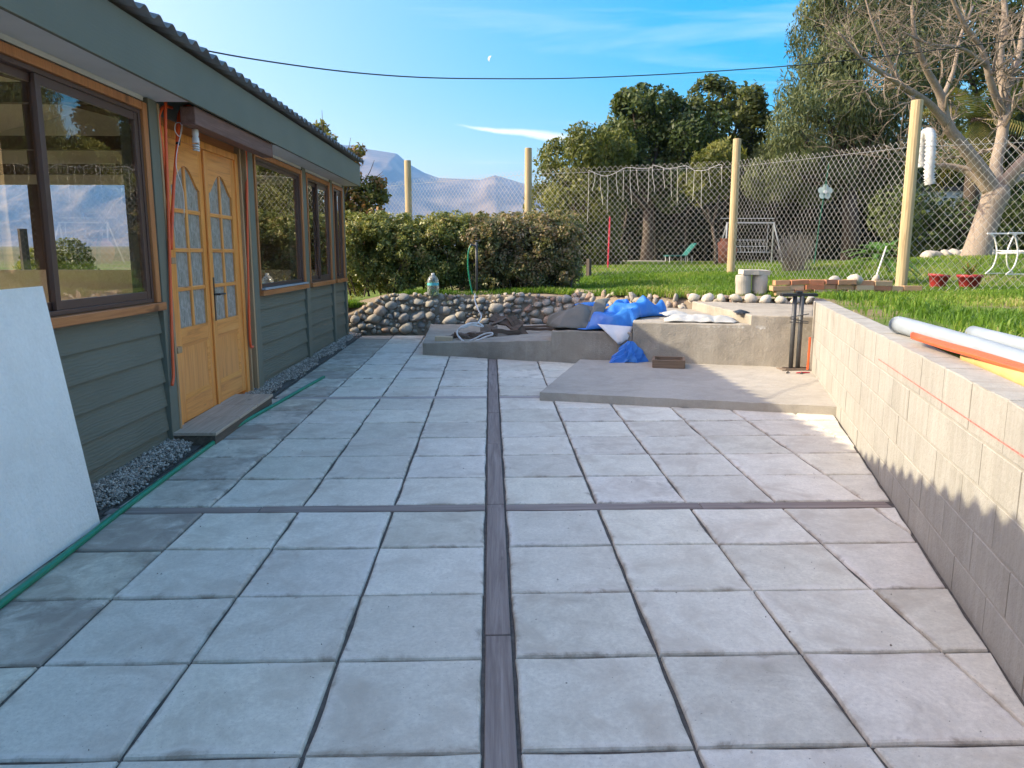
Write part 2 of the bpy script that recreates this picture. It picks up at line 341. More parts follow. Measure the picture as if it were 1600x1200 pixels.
M['post'] = m_wood('treated_post', (.25,.18,.095), (.42,.325,.18), (.54,.44,.28), 'Z', .75, 1.0, .5)
M['wire'] = simple('galvanised_wire', (.46,.46,.45), (.36,.36,.35), .4, 30, spec=.5, metal=.4)
M['fairy'] = simple('clear_fairy_wire', (.80,.80,.76), (.72,.72,.68), .35, 40)
M['tarpb'] = simple('blue_tarp', (.012,.13,.54), (.05,.22,.58), .45, 4, .5, 38, .45)
M['tarpg'] = simple('grey_tarp', (.115,.125,.115), (.17,.165,.14), .6, 5, .3, 90)
M['tarpw'] = simple('white_tarp_face', (.70,.71,.72), (.60,.61,.62), .5, 6)
M['sack'] = simple('white_woven_sack', (.50,.50,.475), (.36,.36,.335), .65, 7, .25, 160)
M['darkplastic'] = simple('dark_plastic', (.03,.035,.04), (.02,.02,.02), .5, 9)
M['crate'] = m_wood('crate_wood', (.13,.085,.055), (.21,.145,.095), (.29,.21,.145), 'X', .8, 1, .4)
M['steel'] = simple('grey_steel', (.085,.09,.095), (.06,.062,.066), .5, 12, .15, spec=.5, metal=.3)
M['rust'] = simple('rusty_plate', (.17,.13,.10), (.25,.20,.15), .8, 14, .3)
M['bark'] = m_wood('scrap_bark', (.055,.038,.028), (.11,.075,.052), (.19,.135,.095), 'X', .85, .8, .6)
M['scrap'] = m_rand('wood_scrap', [(0,(.12,.085,.06)),(.4,(.20,.14,.10)),(.7,(.085,.07,.06)),(1,(.26,.19,.14))], .85, 8, .5)
M['pvc'] = simple('grey_pvc', (.33,.38,.42), (.28,.32,.355), .42, 5, .1, 20)
M['tan'] = simple('tan_pipe', (.62,.42,.17), (.54,.35,.13), .5, 12, .2, 30)
M['redpot'] = simple('red_plastic_pot', (.36,.035,.035), (.28,.03,.03), .42, 6)
M['terra'] = simple('terracotta', (.42,.17,.10), (.34,.13,.075), .8, 6, .2)
M['soil'] = simple('potting_soil', (.035,.025,.018), (.06,.045,.03), .95, 30, .8)
M['whitemetal'] = simple('white_painted_iron', (.72,.73,.72), (.62,.63,.62), .45, 12)
M['greymetal'] = simple('pale_grey_iron', (.40,.43,.46), (.33,.36,.38), .5, 12, metal=.2)
M['redpaint'] = simple('red_painted_pole', (.55,.03,.06), (.45,.025,.045), .5, 8)
M['teal'] = simple('teal_fabric', (.02,.16,.15), (.015,.12,.11), .6, 8)
M['column'] = simple('white_column', (.66,.65,.60), (.56,.55,.50), .8, 5, .3)
M['shedwall'] = simple('pale_render', (.62,.60,.55), (.54,.52,.47), .85, 4)
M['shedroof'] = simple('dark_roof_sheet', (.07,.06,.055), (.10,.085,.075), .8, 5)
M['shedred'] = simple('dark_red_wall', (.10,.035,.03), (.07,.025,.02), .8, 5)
M['duct'] = simple('white_flex_duct', (.56,.57,.57), (.50,.51,.51), .5, 10)
M['stake'] = m_wood('dark_stake', (.045,.035,.028), (.08,.065,.052), (.12,.10,.08), 'Z', .85)
M['ornament'] = simple('pale_ornament', (.52,.62,.57), (.42,.52,.48), .4, 10)
M['twine'] = simple('green_twine', (.03,.16,.10), (.02,.12,.08), .7, 10)
M['cable'] = simple('black_cable', (.012,.014,.018), (.02,.022,.025), .5, 30)
M['treebark'] = m_wood('grey_bark', (.16,.125,.095), (.27,.22,.175), (.37,.315,.255), 'Z', .9, 1.6, 1.0, False)
M['twig'] = simple('pale_twig', (.26,.215,.17), (.18,.15,.115), .85, 6)
M['darkbark'] = m_wood('dark_bark', (.04,.031,.025), (.07,.055,.043), (.11,.088,.07), 'Z', .9, 1.2, .8, False)
M['label'] = simple('teal_label', (.10,.48,.52), (.14,.55,.58), .5, 6)
M['moon'] = simple('moon_rock', (.72,.73,.74), (.55,.56,.58), .95, 3)
def m_bottle():
    s = NT('clear_bottle_plastic'); s.N.remove(s.b); tr = s.n('BsdfTransparent'); tr.inputs[0].default_value = (.86,.91,.90,1); df = s.n('BsdfGlossy'); df.inputs['Roughness'].default_value = .12; d2 = s.n('BsdfDiffuse'); d2.inputs[0].default_value = (.72,.78,.78,1)
    lw = s.n('LayerWeight'); lw.inputs[0].default_value = .35; m1 = s.n('MixShader'); s.L.new(s.math('ADD', s.math('MULTIPLY', lw.outputs[1], .7), .12), m1.inputs[0]); s.L.new(tr.outputs[0], m1.inputs[1]); m2 = s.n('MixShader'); m2.inputs[0].default_value = .5
    s.L.new(d2.outputs[0], m2.inputs[1]); s.L.new(df.outputs[0], m2.inputs[2]); s.L.new(m2.outputs[0], m1.inputs[2]); s.L.new(m1.outputs[0], s.out.inputs[0]); return s.m
M['bottle'] = m_bottle()
def m_ground():
    s = NT('lawn_ground'); v = s.tc(); big = s.noise(v, .35, 5, .6); mid = s.noise(v, 2.2, 6, .65); f = s.noise(v, 40, 4, .6)
    g = s.mix(s.rng(mid, .35, .65), (.11,.18,.030), (.17,.21,.055)); g = s.mix(s.rng(f, .35, .7), g, (.07,.11,.022))
    d = s.mix(s.rng(f, .3, .7), (.20,.145,.085), (.31,.235,.145))
    col = s.mix(s.rng(s.math('ADD', big, s.math('MULTIPLY', mid, .35)), .72, .80, 0, .8), g, d)
    ln = s.n('VectorMath', operation='LENGTH'); s.L.new(v, ln.inputs[0])
    col = s.mix(s.rng(ln.outputs['Value'], 32, 60), col, s.mix(s.rng(s.noise(v, .02, 6, .7), .4, .6), (.075,.085,.035), (.15,.13,.07)))
    s.bump(s.math('ADD', mid, f), .8, .03); return s.fin(col, .95, .15)
M['ground'] = m_ground()
M['grass'] = m_leaf('grass_blades', [(0,(.075,.155,.016)),(.45,(.135,.245,.028)),(.8,(.22,.295,.050)),(1,(.40,.35,.15))], .4, .55)
M['lv_yellow'] = m_leaf('leaf_yellow_green', [(0,(.05,.068,.015)),(.5,(.12,.14,.03)),(1,(.24,.235,.06))], .35)
M['lv_dark'] = m_leaf('leaf_dark_green', [(0,(.028,.050,.016)),(.5,(.060,.092,.026)),(1,(.12,.15,.045))], .3)
M['lv_thicket'] = m_leaf('leaf_painted_shade', [(0,(.012,.020,.008)),(.5,(.022,.032,.012)),(1,(.042,.055,.02))], .1)  # deep shade under the crowns is put into these dark leaf colours
M['lv_olive'] = m_leaf('leaf_olive', [(0,(.042,.06,.018)),(.5,(.09,.115,.034)),(1,(.18,.195,.065))], .35)
M['lv_pepper'] = m_leaf('leaf_grey_green', [(0,(.04,.062,.026)),(.5,(.088,.115,.046)),(1,(.17,.195,.08))], .3)
M['lv_hedge'] = m_leaf('hedge_leaf_green', [(0,(.085,.115,.03)),(.5,(.195,.225,.065)),(.8,(.32,.31,.115)),(1,(.38,.265,.14))], .3, .4)
M['lv_hedge2'] = m_leaf('hedge_leaf_russet', [(0,(.08,.10,.038)),(.45,(.185,.195,.08)),(.75,(.27,.195,.115)),(1,(.38,.30,.19))], .3, .4)
M['lv_red'] = m_leaf('autumn_leaf', [(0,(.08,.10,.024)),(.5,(.16,.17,.045)),(.8,(.27,.165,.06)),(1,(.38,.18,.08))], .4)
M['lv_palm'] = m_leaf('palm_frond', [(0,(.05,.075,.018)),(.6,(.10,.12,.03)),(1,(.24,.20,.06))], .3)
M['lv_bright'] = m_leaf('cycad_leaf', [(0,(.04,.11,.012)),(.5,(.09,.21,.025)),(1,(.17,.29,.05))], .35, .35)
M['lv_dry'] = m_leaf('dry_stem', [(0,(.16,.135,.13)),(.5,(.24,.205,.195)),(1,(.33,.28,.26))], .15)

# ------------------------------------------------------------------ ground
def wall_x(y): return 1.678+.30*(y-2.171)            # front face of the block wall
WT = .175                                             # its thickness along X
PIT = [(-10.4,-8.),(-10.4,12.75),(-2.75,12.75),(-2.45,12.62),(1.0,12.58),(1.75,11.7),(2.5,10.9),(3.4,10.35),(4.15,9.85),(wall_x(8.3)+WT,8.3),(wall_x(-8)+WT,-8.)]
HP = np.array([(2.5,4,.83),(1.5,0,.87),(1,-4,.9),(4,8,.79),(5.9,11,.73),(4.68,15,.85),(2.5,10.9,.69),(1,12.5,.64),(-1,12.6,.60),(-2.3,12.7,.42),(-3.3,13,.15),(-9,13,0),(6,4,.85),(10,8,.86),(7,9.5,.78),
   (7.6,12.4,.72),(10.2,16,1.17),(8.8,16.5,1.1),(9.2,13.5,.93),(12,15,1.2),(7,24,.85),(13,30,.9),(20,20,1.3),(0,16,.75),(0,22,.8),(0,34,.8),(5,19,.86),(7.2,18,.9),(40,40,1),(-20,20,0),(-15,0,-.1),(-12,40,.2),(12,0,.9),(60,-20,.9)])
def gh(X, Y):
    X = np.asarray(X, float); Y = np.asarray(Y, float)
    d = (X[...,None]-HP[:,0])**2+(Y[...,None]-HP[:,1])**2+.05
    w = d**-1.8; h = (w*HP[:,2]).sum(-1)/w.sum(-1)
    far = np.clip((np.hypot(X, Y-10)-45)/100, 0, 1); return h*(1-far)+.3*far
def inside(P, poly):
    x, y = P[:,0], P[:,1]; c = np.zeros(len(P), bool); n = len(poly)
    for i in range(n):
        (x1,y1),(x2,y2) = poly[i], poly[(i+1)%n]
        if y1 == y2: continue
        c ^= ((y1 > y) != (y2 > y)) & (x < (x2-x1)*(y-y1)/(y2-y1)+x1)
    return c
def closest(P, poly):
    best = np.full(len(P), 1e9); out = P.copy(); n = len(poly)
    for i in range(n):
        a = np.array(poly[i]); b = np.array(poly[(i+1)%n]); t = np.clip(((P-a)@(b-a))/((b-a)@(b-a)), 0, 1)
        q = a+t[:,None]*(b-a); d = np.hypot(*(P-q).T); k = d < best; best[k] = d[k]; out[k] = q[k]
    return best, out
def axis(a, b, step, far):
    c = list(np.arange(a, b+1e-6, step)); s = step; x = c[-1]
    while x < far: s *= 1.35; x += s; c.append(x)
    s = step; x = c[0]
    while x > -far: s *= 1.35; x -= s; c.insert(0, x)
    return np.array(c)
gx = axis(-4.4, 13, .17, 9000); gy = axis(-3, 19, .17, 9000)
GX, GY = np.meshgrid(gx, gy, indexing='ij'); P = np.c_[GX.ravel(), GY.ravel()]
ins = inside(P, PIT); bd, bq = closest(P, PIT); step_l = .17
snap = ins & (bd < .14); dead = ins & ~snap; P[snap] = bq[snap]
Z = gh(P[:,0], P[:,1])
near = (np.abs(P[:,0]) < 20) & (np.abs(P[:,1]-8) < 20)
Z[near] += np.array([mnoise.noise((a*1.3, b*1.3, 0)) for a, b in P[near]])*.025
idx = np.arange(len(P)).reshape(len(gx), len(gy)); faces = []
A, B, C_, D = idx[:-1,:-1].ravel(), idx[1:,:-1].ravel(), idx[1:,1:].ravel(), idx[:-1,1:].ravel()
ok = ~(dead[A]|dead[B]|dead[C_]|dead[D])
me = bpy.data.meshes.new('lawn'); me.from_pydata([tuple(v) for v in np.c_[P, Z]], [], np.c_[A,B,C_,D][ok].tolist())
me.polygons.foreach_set('use_smooth', [True]*len(me.polygons)); me.materials.append(M['ground'])
tag(link('lawn', me), kind='structure')
mb = MB(); mb.prism([(-10.4,-8),(wall_x(-8)+.1,-8),(wall_x(8.6)+.1,8.6),(4.2,9.9),(2.5,10.95),(1.,12.6),(-10.4,12.9)], -.4, -.045)
tag(mb.build('yard_base', M['dirt']), kind='structure')
# ------------------------------------------------------------------ pavement of slabs
pav = MB().prism([(-2.07,-1.2),(wall_x(-1.2),-1.2),(wall_x(8.3),8.3),(3.5,8.6),(1.2,12.22),(-2.07,12.22)], -.04, -.016).build('pavement', M['joint']); tag(pav, kind='structure')
TP, XS, SW = .503, -.0295, .105
Y1 = 3.9656; Y2 = Y1+SW+6*TP
rows = [(Y1-TP*(j+1), Y1-TP*j) for j in range(10)]+[(Y1+SW+TP*j, Y1+SW+TP*(j+1)) for j in range(6)]+[(Y2+SW+TP*j, Y2+SW+TP*(j+1)) for j in range(10)]
cols = [(XS-TP*(k+1), XS-TP*k) for k in range(4)]+[(XS+SW+TP*k, XS+SW+TP*(k+1)) for k in range(8)]
def clip(poly, f):
    out = []
    for i in range(len(poly)):
        a, b = poly[i], poly[(i+1)%len(poly)]; fa, fb = f(a), f(b)
        if fa <= 0: out.append(a)
        if fa*fb < 0: t = fa/(fa-fb); out.append((a[0]+t*(b[0]-a[0]), a[1]+t*(b[1]-a[1])))
    return out
def tile_mesh(poly, name):
    pts = []; n = len(poly)
    for i in range(n):
        a, b = Vector(poly[i]), Vector(poly[(i+1)%n]); k = 4 if (b-a).length > .2 else 2
        for j in range(k): pts.append(a.lerp(b, j/k))
    c = sum(pts, Vector((0,0)))/len(pts); J = [1-random.uniform(.004,.011)/max(.08,(p-c).length) for p in pts]
    ring = lambda ins: [c+(p-c)*(J[i]-ins/max(.05,(p-c).length)) for i, p in enumerate(pts)]
    r0, r1, r2, r3 = ring(0), ring(.001), ring(.005), ring(.014); m = len(pts); mb = MB()
    vs = [(p.x,p.y,-.035) for p in r0]+[(p.x,p.y,-.011) for p in r1]+[(p.x,p.y,-.0035) for p in r2]+[(p.x,p.y,random.uniform(-.0012,.0005)) for p in r3]
    fs = [(q*m+i, q*m+(i+1)%m, (q+1)*m+(i+1)%m, (q+1)*m+i) for q in range(3) for i in range(m)]+[tuple(3*m+i for i in range(m))]
    mb.add(vs, fs); return mb.mesh(name, M['tile'])
full = [tile_mesh([(-TP/2,-TP/2),(TP/2,-TP/2),(TP/2,TP/2),(-TP/2,TP/2)], 'tile_shape') for _ in range(10)]
SLAB = [(.45,6.955),(2.935,6.235),(3.52,8.31),(1.06,9.02)]
TERR = [(-.89,10.03),(1.64,8.90),(3.5,8.3),(4.2,9.9),(2.5,10.9),(1.2,12.4),(-.95,12.4)]
for (x0,x1) in cols:
    for (y0,y1) in rows:
        poly = [(x0,y0),(x1,y0),(x1,y1),(x0,y1)]
        if all(inside(np.array(poly), SLAB)) or all(inside(np.array(poly), TERR)): continue
        q = clip(poly, lambda p: p[0]-wall_x(p[1])+.012)
        if y1 < -.9 or len(q) < 3: continue
        ar = abs(sum(q[i][0]*q[(i+1)%len(q)][1]-q[(i+1)%len(q)][0]*q[i][1] for i in range(len(q))))/2
        if ar < .012: continue
        cx, cy = (x0+x1)/2, (y0+y1)/2
        if len(q) == 4 and ar > .2525:
            o = link('tile', random.choice(full), pav, (cx,cy,random.uniform(-.004,.002)), (random.uniform(-.003,.003), random.uniform(-.003,.003), random.choice((0,1,2,3))*math.pi/2+random.uniform(-.008,.008)))
        else:
            o = link('tile', tile_mesh([(a-cx,b-cy) for a,b in q], 'cut_tile'), pav, (cx,cy,random.uniform(-.004,.001)))
        g = random.uniform(.88,1.05); d = .34+random.uniform(-.07,.07)
        if x1 < -1.5: d = random.choice((.56,.66,.52,.6)); g *= .95
        elif x1 < -1.0: d = random.choice((.34,.38,.45,.36))
        elif random.random() < .10: d = .46
        if y0 > 11.2: d += .08
        o.color = (g, g*random.uniform(.985,1.0), g*random.uniform(.96,1.0), min(1, max(0, d)))
# timber strips set between the slabs
def strip(y0, y1, x0, x1, ax):
    nm = 'strip_board'; e = .006
    if ax == 'Y': mb = MB().box(-(SW/2-e), SW/2-e, -(y1-y0)/2+.002, (y1-y0)/2-.002, -.035, 0); m = M['strip']
    else: mb = MB().box(-(x1-x0)/2+.002, (x1-x0)/2-.002, -(SW/2-e), SW/2-e, -.035, 0); m = M['stripx']
    if ax == 'X' and y0 > 6: m = M['stripp']
    o = mb.build(nm, m, pav, bevel=.004, loc=((x0+x1)/2, (y0+y1)/2, -.004+random.uniform(-.002,.002)), rot=(0,0,random.uniform(-.003,.003)))
ys = [-1.0, .55, 2.62, 4.018, 4.075, 5.4, 6.45, 7.15, 8.3, 9.62]
for a, b in zip(ys[:-1], ys[1:]):
    if b-a > .2: strip(a, b, XS, XS+SW, 'Y')
strip(4.02-.002, 4.075, XS, XS+SW, 'Y')
for xs, yb in (([-2.07,-1.25,XS-.003],Y1),([XS+SW+.003,1.15,wall_x(Y1)-.02],Y1),([-2.0,-1.1,XS-.003],Y2),([XS+SW+.003,.6],Y2)):
    for a, b in zip(xs[:-1], xs[1:]): strip(yb, yb+SW, a, b, 'X')
# gravel along the house
def gravel():
    n1 = 12500; Y = np.r_[rng.uniform(2.2,5.42,n1//2), rng.uniform(6.9,12.4,n1-n1//2)]
    wid = .195+.03*np.sin(Y*3.1)+.02*np.sin(Y*7.7)
    X = -2.30+rng.beta(1.15,1.5,n1)*wid*1.12
    s = rng.uniform(.006,.013,n1); zb = np.maximum(0, (-2.06-X)*.16)
    oct_ = np.array([(1,0,0),(-1,0,0),(0,1,0),(0,-1,0),(0,0,.8),(0,0,-.8)])
    F = np.array([(0,2,4),(2,1,4),(1,3,4),(3,0,4),(2,0,5),(1,2,5),(3,1,5),(0,3,5)])
    V = oct_[None]*(1+rng.uniform(-.35,.35,(n1,6,1)))*s[:,None,None]
    a = rng.uniform(0,6.28,n1); c_, s_ = np.cos(a)[:,None], np.sin(a)[:,None]; t = rng.uniform(-.8,.8,n1)[:,None]
    x, y, z = V[...,0], V[...,1], V[...,2]; y, z = y*np.cos(t)-z*np.sin(t), y*np.sin(t)+z*np.cos(t); x, y = x*c_-y*s_, x*s_+y*c_
    V = np.stack([x+X[:,None], y+Y[:,None], z+(zb+rng.uniform(-.003,.012,n1))[:,None]], -1)
    T = V[:,F].reshape(-1,3,3); return quads_mesh('gravel', T, 3, M['gravelm'], np.repeat(rng.uniform(0,1,n1),8))
M['gravelm'] = m_leaf('gravel_pebbles', [(0,(.16,.145,.125)),(.5,(.33,.30,.26)),(1,(.52,.48,.42))], .0, .9)
tag(link('gravel', gravel()), 'grey gravel filling the gap along the green house wall', 'gravel', kind='stuff')
gb = MB().prism([(-2.36,2.2),(-2.075,2.2),(-2.075,12.4),(-2.36,12.4)], -.04, -.006).build('gravel_bed', M['joint']); tag(gb, kind='structure')

def grit():
    n = 260; X = rng.uniform(-2.0,2.6,n); Y = rng.uniform(1.0,9.,n)**1.0; k = X < wall_x(Y)-.08; X, Y = X[k], Y[k]; n = len(X); s = rng.uniform(.0015,.0055,n)
    T = np.array([(1,0,0),(-.5,.87,0),(-.5,-.87,0),(0,0,1.1)]); F = np.array([(0,1,3),(1,2,3),(2,0,3)])
    V = T[None]*s[:,None,None]*(1+rng.uniform(-.3,.3,(n,4,1)))+np.stack([X,Y,np.full(n,.001)],-1)[:,None]; return quads_mesh('grit', V[:,F].reshape(-1,3,3), 3, M['gravelm'], np.repeat(rng.random(n)**.5,3))
tag(link('grit', grit()), 'loose grit scattered over the paving', 'grit', kind='stuff')

# ------------------------------------------------------------------ house
TILT = -.011
house = thing('house', 'long dark green clapboard house with corrugated roof and wooden double door', 'house', (0,0,.055))
house.rotation_euler = (TILT, 0, -.008); house.location = (-.04,-.018,.055)
XW, YE = -2.29, 12.06
def hl(p): return (p[0]-.008*p[1]+.04, p[1]+.008*p[0]*-1*-1+.018*0, p[2]-TILT*p[1]-.055)
def hx(u, v, X=-2.25): return hl(atx(u, v, X))
bays = [(-3.0,5.40,0),(7.62,9.50,1),(9.68,11.05,1),(11.20,11.96,1)]
w = MB()
w.box(-2.45,-2.325,-3,5.53,-.08,1.0); w.box(-2.45,-2.325,7.36,YE,-.08,1.0); w.box(-2.45,-2.325,-3,YE,2.31,2.60)
for y0, y1 in ((-3,2.95),(5.36,5.60),(7.36,7.66),(9.48,9.72),(11.03,11.24),(11.94,YE)): w.box(-2.45,-2.326,y0,y1,1.0,2.31)
w.build('wall', M['trim'], house)
w = MB()   # gable ends, far long wall with window openings
XB, XR = -9.6, -5.9
w.prism([(XB,-3),(-2.46,-3),(-2.46,-2.9),(XB,-2.9)], -.08, 2.55); w.build('end_wall', M['inner'], house)
MB().box(XB,-2.46,YE-.1,YE-.002,-.08,1.12).build('end_wall', M['ply'], house)
for x0, x1 in ((XB,-8.35),(-6.95,-6.75),(-5.3,-5.1),(-3.6,-2.46)): MB().box(x0,x1,YE-.1,YE-.003,1.12,2.38).build('end_post', M['darkbeam'], house)
w = MB(); w.box(XB,-2.46,YE-.1,YE-.002,2.38,2.56); w.add([(XB,YE-.08,2.56),(-2.3,YE-.08,2.56),(XR,YE-.08,3.55),(XB,YE-.02,2.56),(-2.3,YE-.02,2.56),(XR,YE-.02,3.55)], [(0,1,2),(5,4,3),(0,3,4,1),(1,4,5,2),(2,5,3,0)])
w.build('gable', M['inner'], house)
MB().box(XB-.12,XB,-3,YE,-.08,.95).build('back_wall', M['ply'], house); MB().box(XB-.12,XB,-3,YE,2.42,2.6).build('back_lintel', M['inner'], house)
for y in (-3,.2,2.6,5.2,7.6,10.,11.9): MB().box(XB-.11,XB+.02,y,y+.14,.95,2.42).build('back_post', M['darkbeam'], house)
MB().box(XB,-2.46,-2.9,YE-.11,-.08,.03).build('floor', M['ply'], house)
c = MB(); c.add([(-2.46,-2.95,2.57),(-2.46,YE-.1,2.57),(XR,YE-.1,3.46),(XR,-2.95,3.46),(XB,-2.95,2.57),(XB,YE-.1,2.57)], [(0,1,2,3),(3,2,5,4)])
c.build('ceiling', M['inner'], house)
for y in (.8,3.1,5.5,7.9,10.3):
    t = MB(); t.box(XB,-2.46,y,y+.08,2.36,2.49); t.tube([(-2.46,y+.04,2.52),(XR,y+.04,3.40)], .055, 4); t.tube([(XB,y+.04,2.52),(XR,y+.04,3.40)], .055, 4); t.box(XR-.05,XR+.05,y+.01,y+.07,2.49,3.40)
    t.build('truss', M['darkbeam'], house)
# corrugated roof, right and left slope
def roof_sheet(xa, za, xb, zb):
    ny = int((YE+.1+3.05)/.19*10); vs = []; fs = []
    for i in range(ny+1):
        y = -3.05+(YE+.1+3.05)*i/ny; wv = .024*math.cos(2*math.pi*y/.19)
        if math.cos(2*math.pi*y/.19) < 0: wv *= .8
        vs += [(xa,y,za+wv),((xa+xb)/2,y,(za+zb)/2+wv),(xb,y,zb+wv)]
    fs = [(3*i+k,3*i+k+1,3*i+k+4,3*i+k+3) for i in range(ny) for k in (0,1)]
    return vs, fs
r = MB().add(*roof_sheet(-1.965,2.728,XR,3.70)); r.add(*roof_sheet(XB-.35,2.728,XR,3.70))
ro = r.build('roof', M['roof'], house, smooth=True); sm = ro.modifiers.new('solid', 'SOLIDIFY'); sm.thickness = .006
MB().box(-2.055,-2.03,-3,YE+.07,2.37,2.685).build('fascia', M['fascia'], house, bevel=.003)
MB().box(-2.29,-2.058,YE+.045,YE+.068,2.37,2.72).build('fascia_return', M['fascia'], house)
for y0, y1 in ((-3,5.56),(7.66,YE+.04)): MB().box(-2.325,-2.057,y0,y1,2.375,2.39).build('soffit', M['soffit'], house)
for y0, y1 in ((-3,5.36),(7.66,YE)): MB().box(-2.30,-2.282,y0,y1,2.345,2.374).build('soffit_trim', M['soffit'], house)
MB().box(-3.0,-2.06,5.56,7.66,2.62,2.64).build('eave_underlay', M['darkbeam'], house)
# corner boards
for y0, y1 in ((5.40,5.53),(7.45,7.60),(9.51,9.67),(11.06,11.19),(11.965,YE+.003)):
    MB().box(-2.326,-2.268,y0,y1,-.06,2.372).build('corner_board', M['trim'], house, bevel=.003)
# lapped siding
for y0, y1, k in bays:
    sid = MB().box(-2.325,-2.318,y0,y1,-.06,.999).build('siding', M['siding'], house)
    for j in range(6):
        z0 = -.052+j*.172; z1 = min(z0+.19, 1.0); d = .004+random.uniform(0,.002)
        yc = (y0+y1)/2; hw = (y1-y0)/2-.003
        p = MB().add([(-.030,-hw,0),(0,-hw,0),(-.022,-hw,z1-z0),(-.030,-hw,z1-z0),(-.030,hw,0),(0,hw,0),(-.022,hw,z1-z0),(-.030,hw,z1-z0)],
              [(0,1,2,3),(7,6,5,4),(1,5,6,2),(0,4,5,1),(3,2,6,7),(0,3,7,4)])
        p.build('plank', M['siding'], sid, loc=(-2.290+d*.3, yc, z0))
# windows
def window(y0, y1, z0, z1, mull=None, dark=None):
    wn = MB()
    t = .065; xo, xi = -2.262, -2.32
    wn.box(xi,xo,y0,y0+t*.55,z0,z1); wn.box(xi,xo,y1-t,y1,z0,z1); wn.box(xi,xo-.003,y0+t*.55,y1-t,z1-.05,z1)
    wo = wn.build('window', M['pine'], house, bevel=.004)
    MB().box(-2.32,-2.235,y0-.01,y1+.02,z0-.055,z0-.001).build('sill', M['piney'], wo, bevel=.005)
    a, b, c, d = y0+t*.55+.002, y1-t-.002, z0+.002, z1-.052
    def sash(a, b, x0, x1, fw):
        f = MB(); f.box(x0,x1,a,a+fw,c,d); f.box(x0,x1,b-fw,b,c,d); f.box(x0,x1-.002,a+fw,b-fw,c,c+fw); f.box(x0,x1-.002,a+fw,b-fw,d-fw,d)
        so_ = f.build('sash', M['brownframe'], wo, bevel=.002)
        MB().box(x0+.012,x0+.016,a+fw-.006,b-fw+.006,c+fw-.006,d-fw+.006).build('pane', M['glass'], wo)
    f = MB(); f.box(-2.345,-2.28,a,a+.028,c,d); f.box(-2.345,-2.28,b-.028,b,c,d); f.box(-2.345,-2.282,a+.028,b-.028,c,c+.026); f.box(-2.345,-2.282,a+.028,b-.028,d-.026,d)
    f.build('frame', M['brownframe'], wo, bevel=.002)
    c += .027; d -= .027; a += .029; b -= .029
    if mull:
        sash(a, mull+.03, -2.338, -2.316, .042); sash(mull-.03, b, -2.312, -2.288, .048)
    else: sash(a, b, -2.325, -2.298, .03)
    return wo
window(2.95,5.365,1.025,2.33, mull=4.17)
window(7.64,9.48,1.0,2.33)
window(9.70,11.02,1.0,2.33, mull=10.38)
window(11.22,11.935,1.0,2.33, mull=11.6)
# second, low strip of bright aluminium on the sill of the next window
MB().box(-2.262,-2.225,7.66,9.42,1.002,1.022).build('sill_track', M['greymetal'], house, bevel=.003)
# door
jb = MB(); jb.box(-2.40,-2.30,5.645,5.69,.02,2.24); jb.box(-2.40,-2.30,7.19,7.26,.02,2.24); jb.box(-2.40,-2.301,5.69,7.19,2.18,2.235)
jb.build('door_frame', M['door'], house, bevel=.004)
for y0, y1, x1, mt in ((5.533,5.562,-2.262,'raw'),(5.575,5.64,-2.318,'pine'),(7.265,7.30,-2.28,'raw'),(7.305,7.36,-2.325,'pine'),(7.40,7.448,-2.27,'raw')):
    MB().box(-2.42,x1,y0,y1,-.02,2.36).build('stud', M[mt], house, bevel=.003)
MB().box(-2.42,-2.33,5.64,7.30,2.24,2.33).build('header', M['piney'], house, bevel=.003)
MB().box(-2.165,-2.06,5.66,7.56,2.245,2.366).build('beam', M['beam'], house, bevel=.006)
for z in (1.28,.64): MB().box(-2.32,-2.255,5.566,5.64,z,z+.045).build('spacer_block', M['raw'], house, bevel=.003)
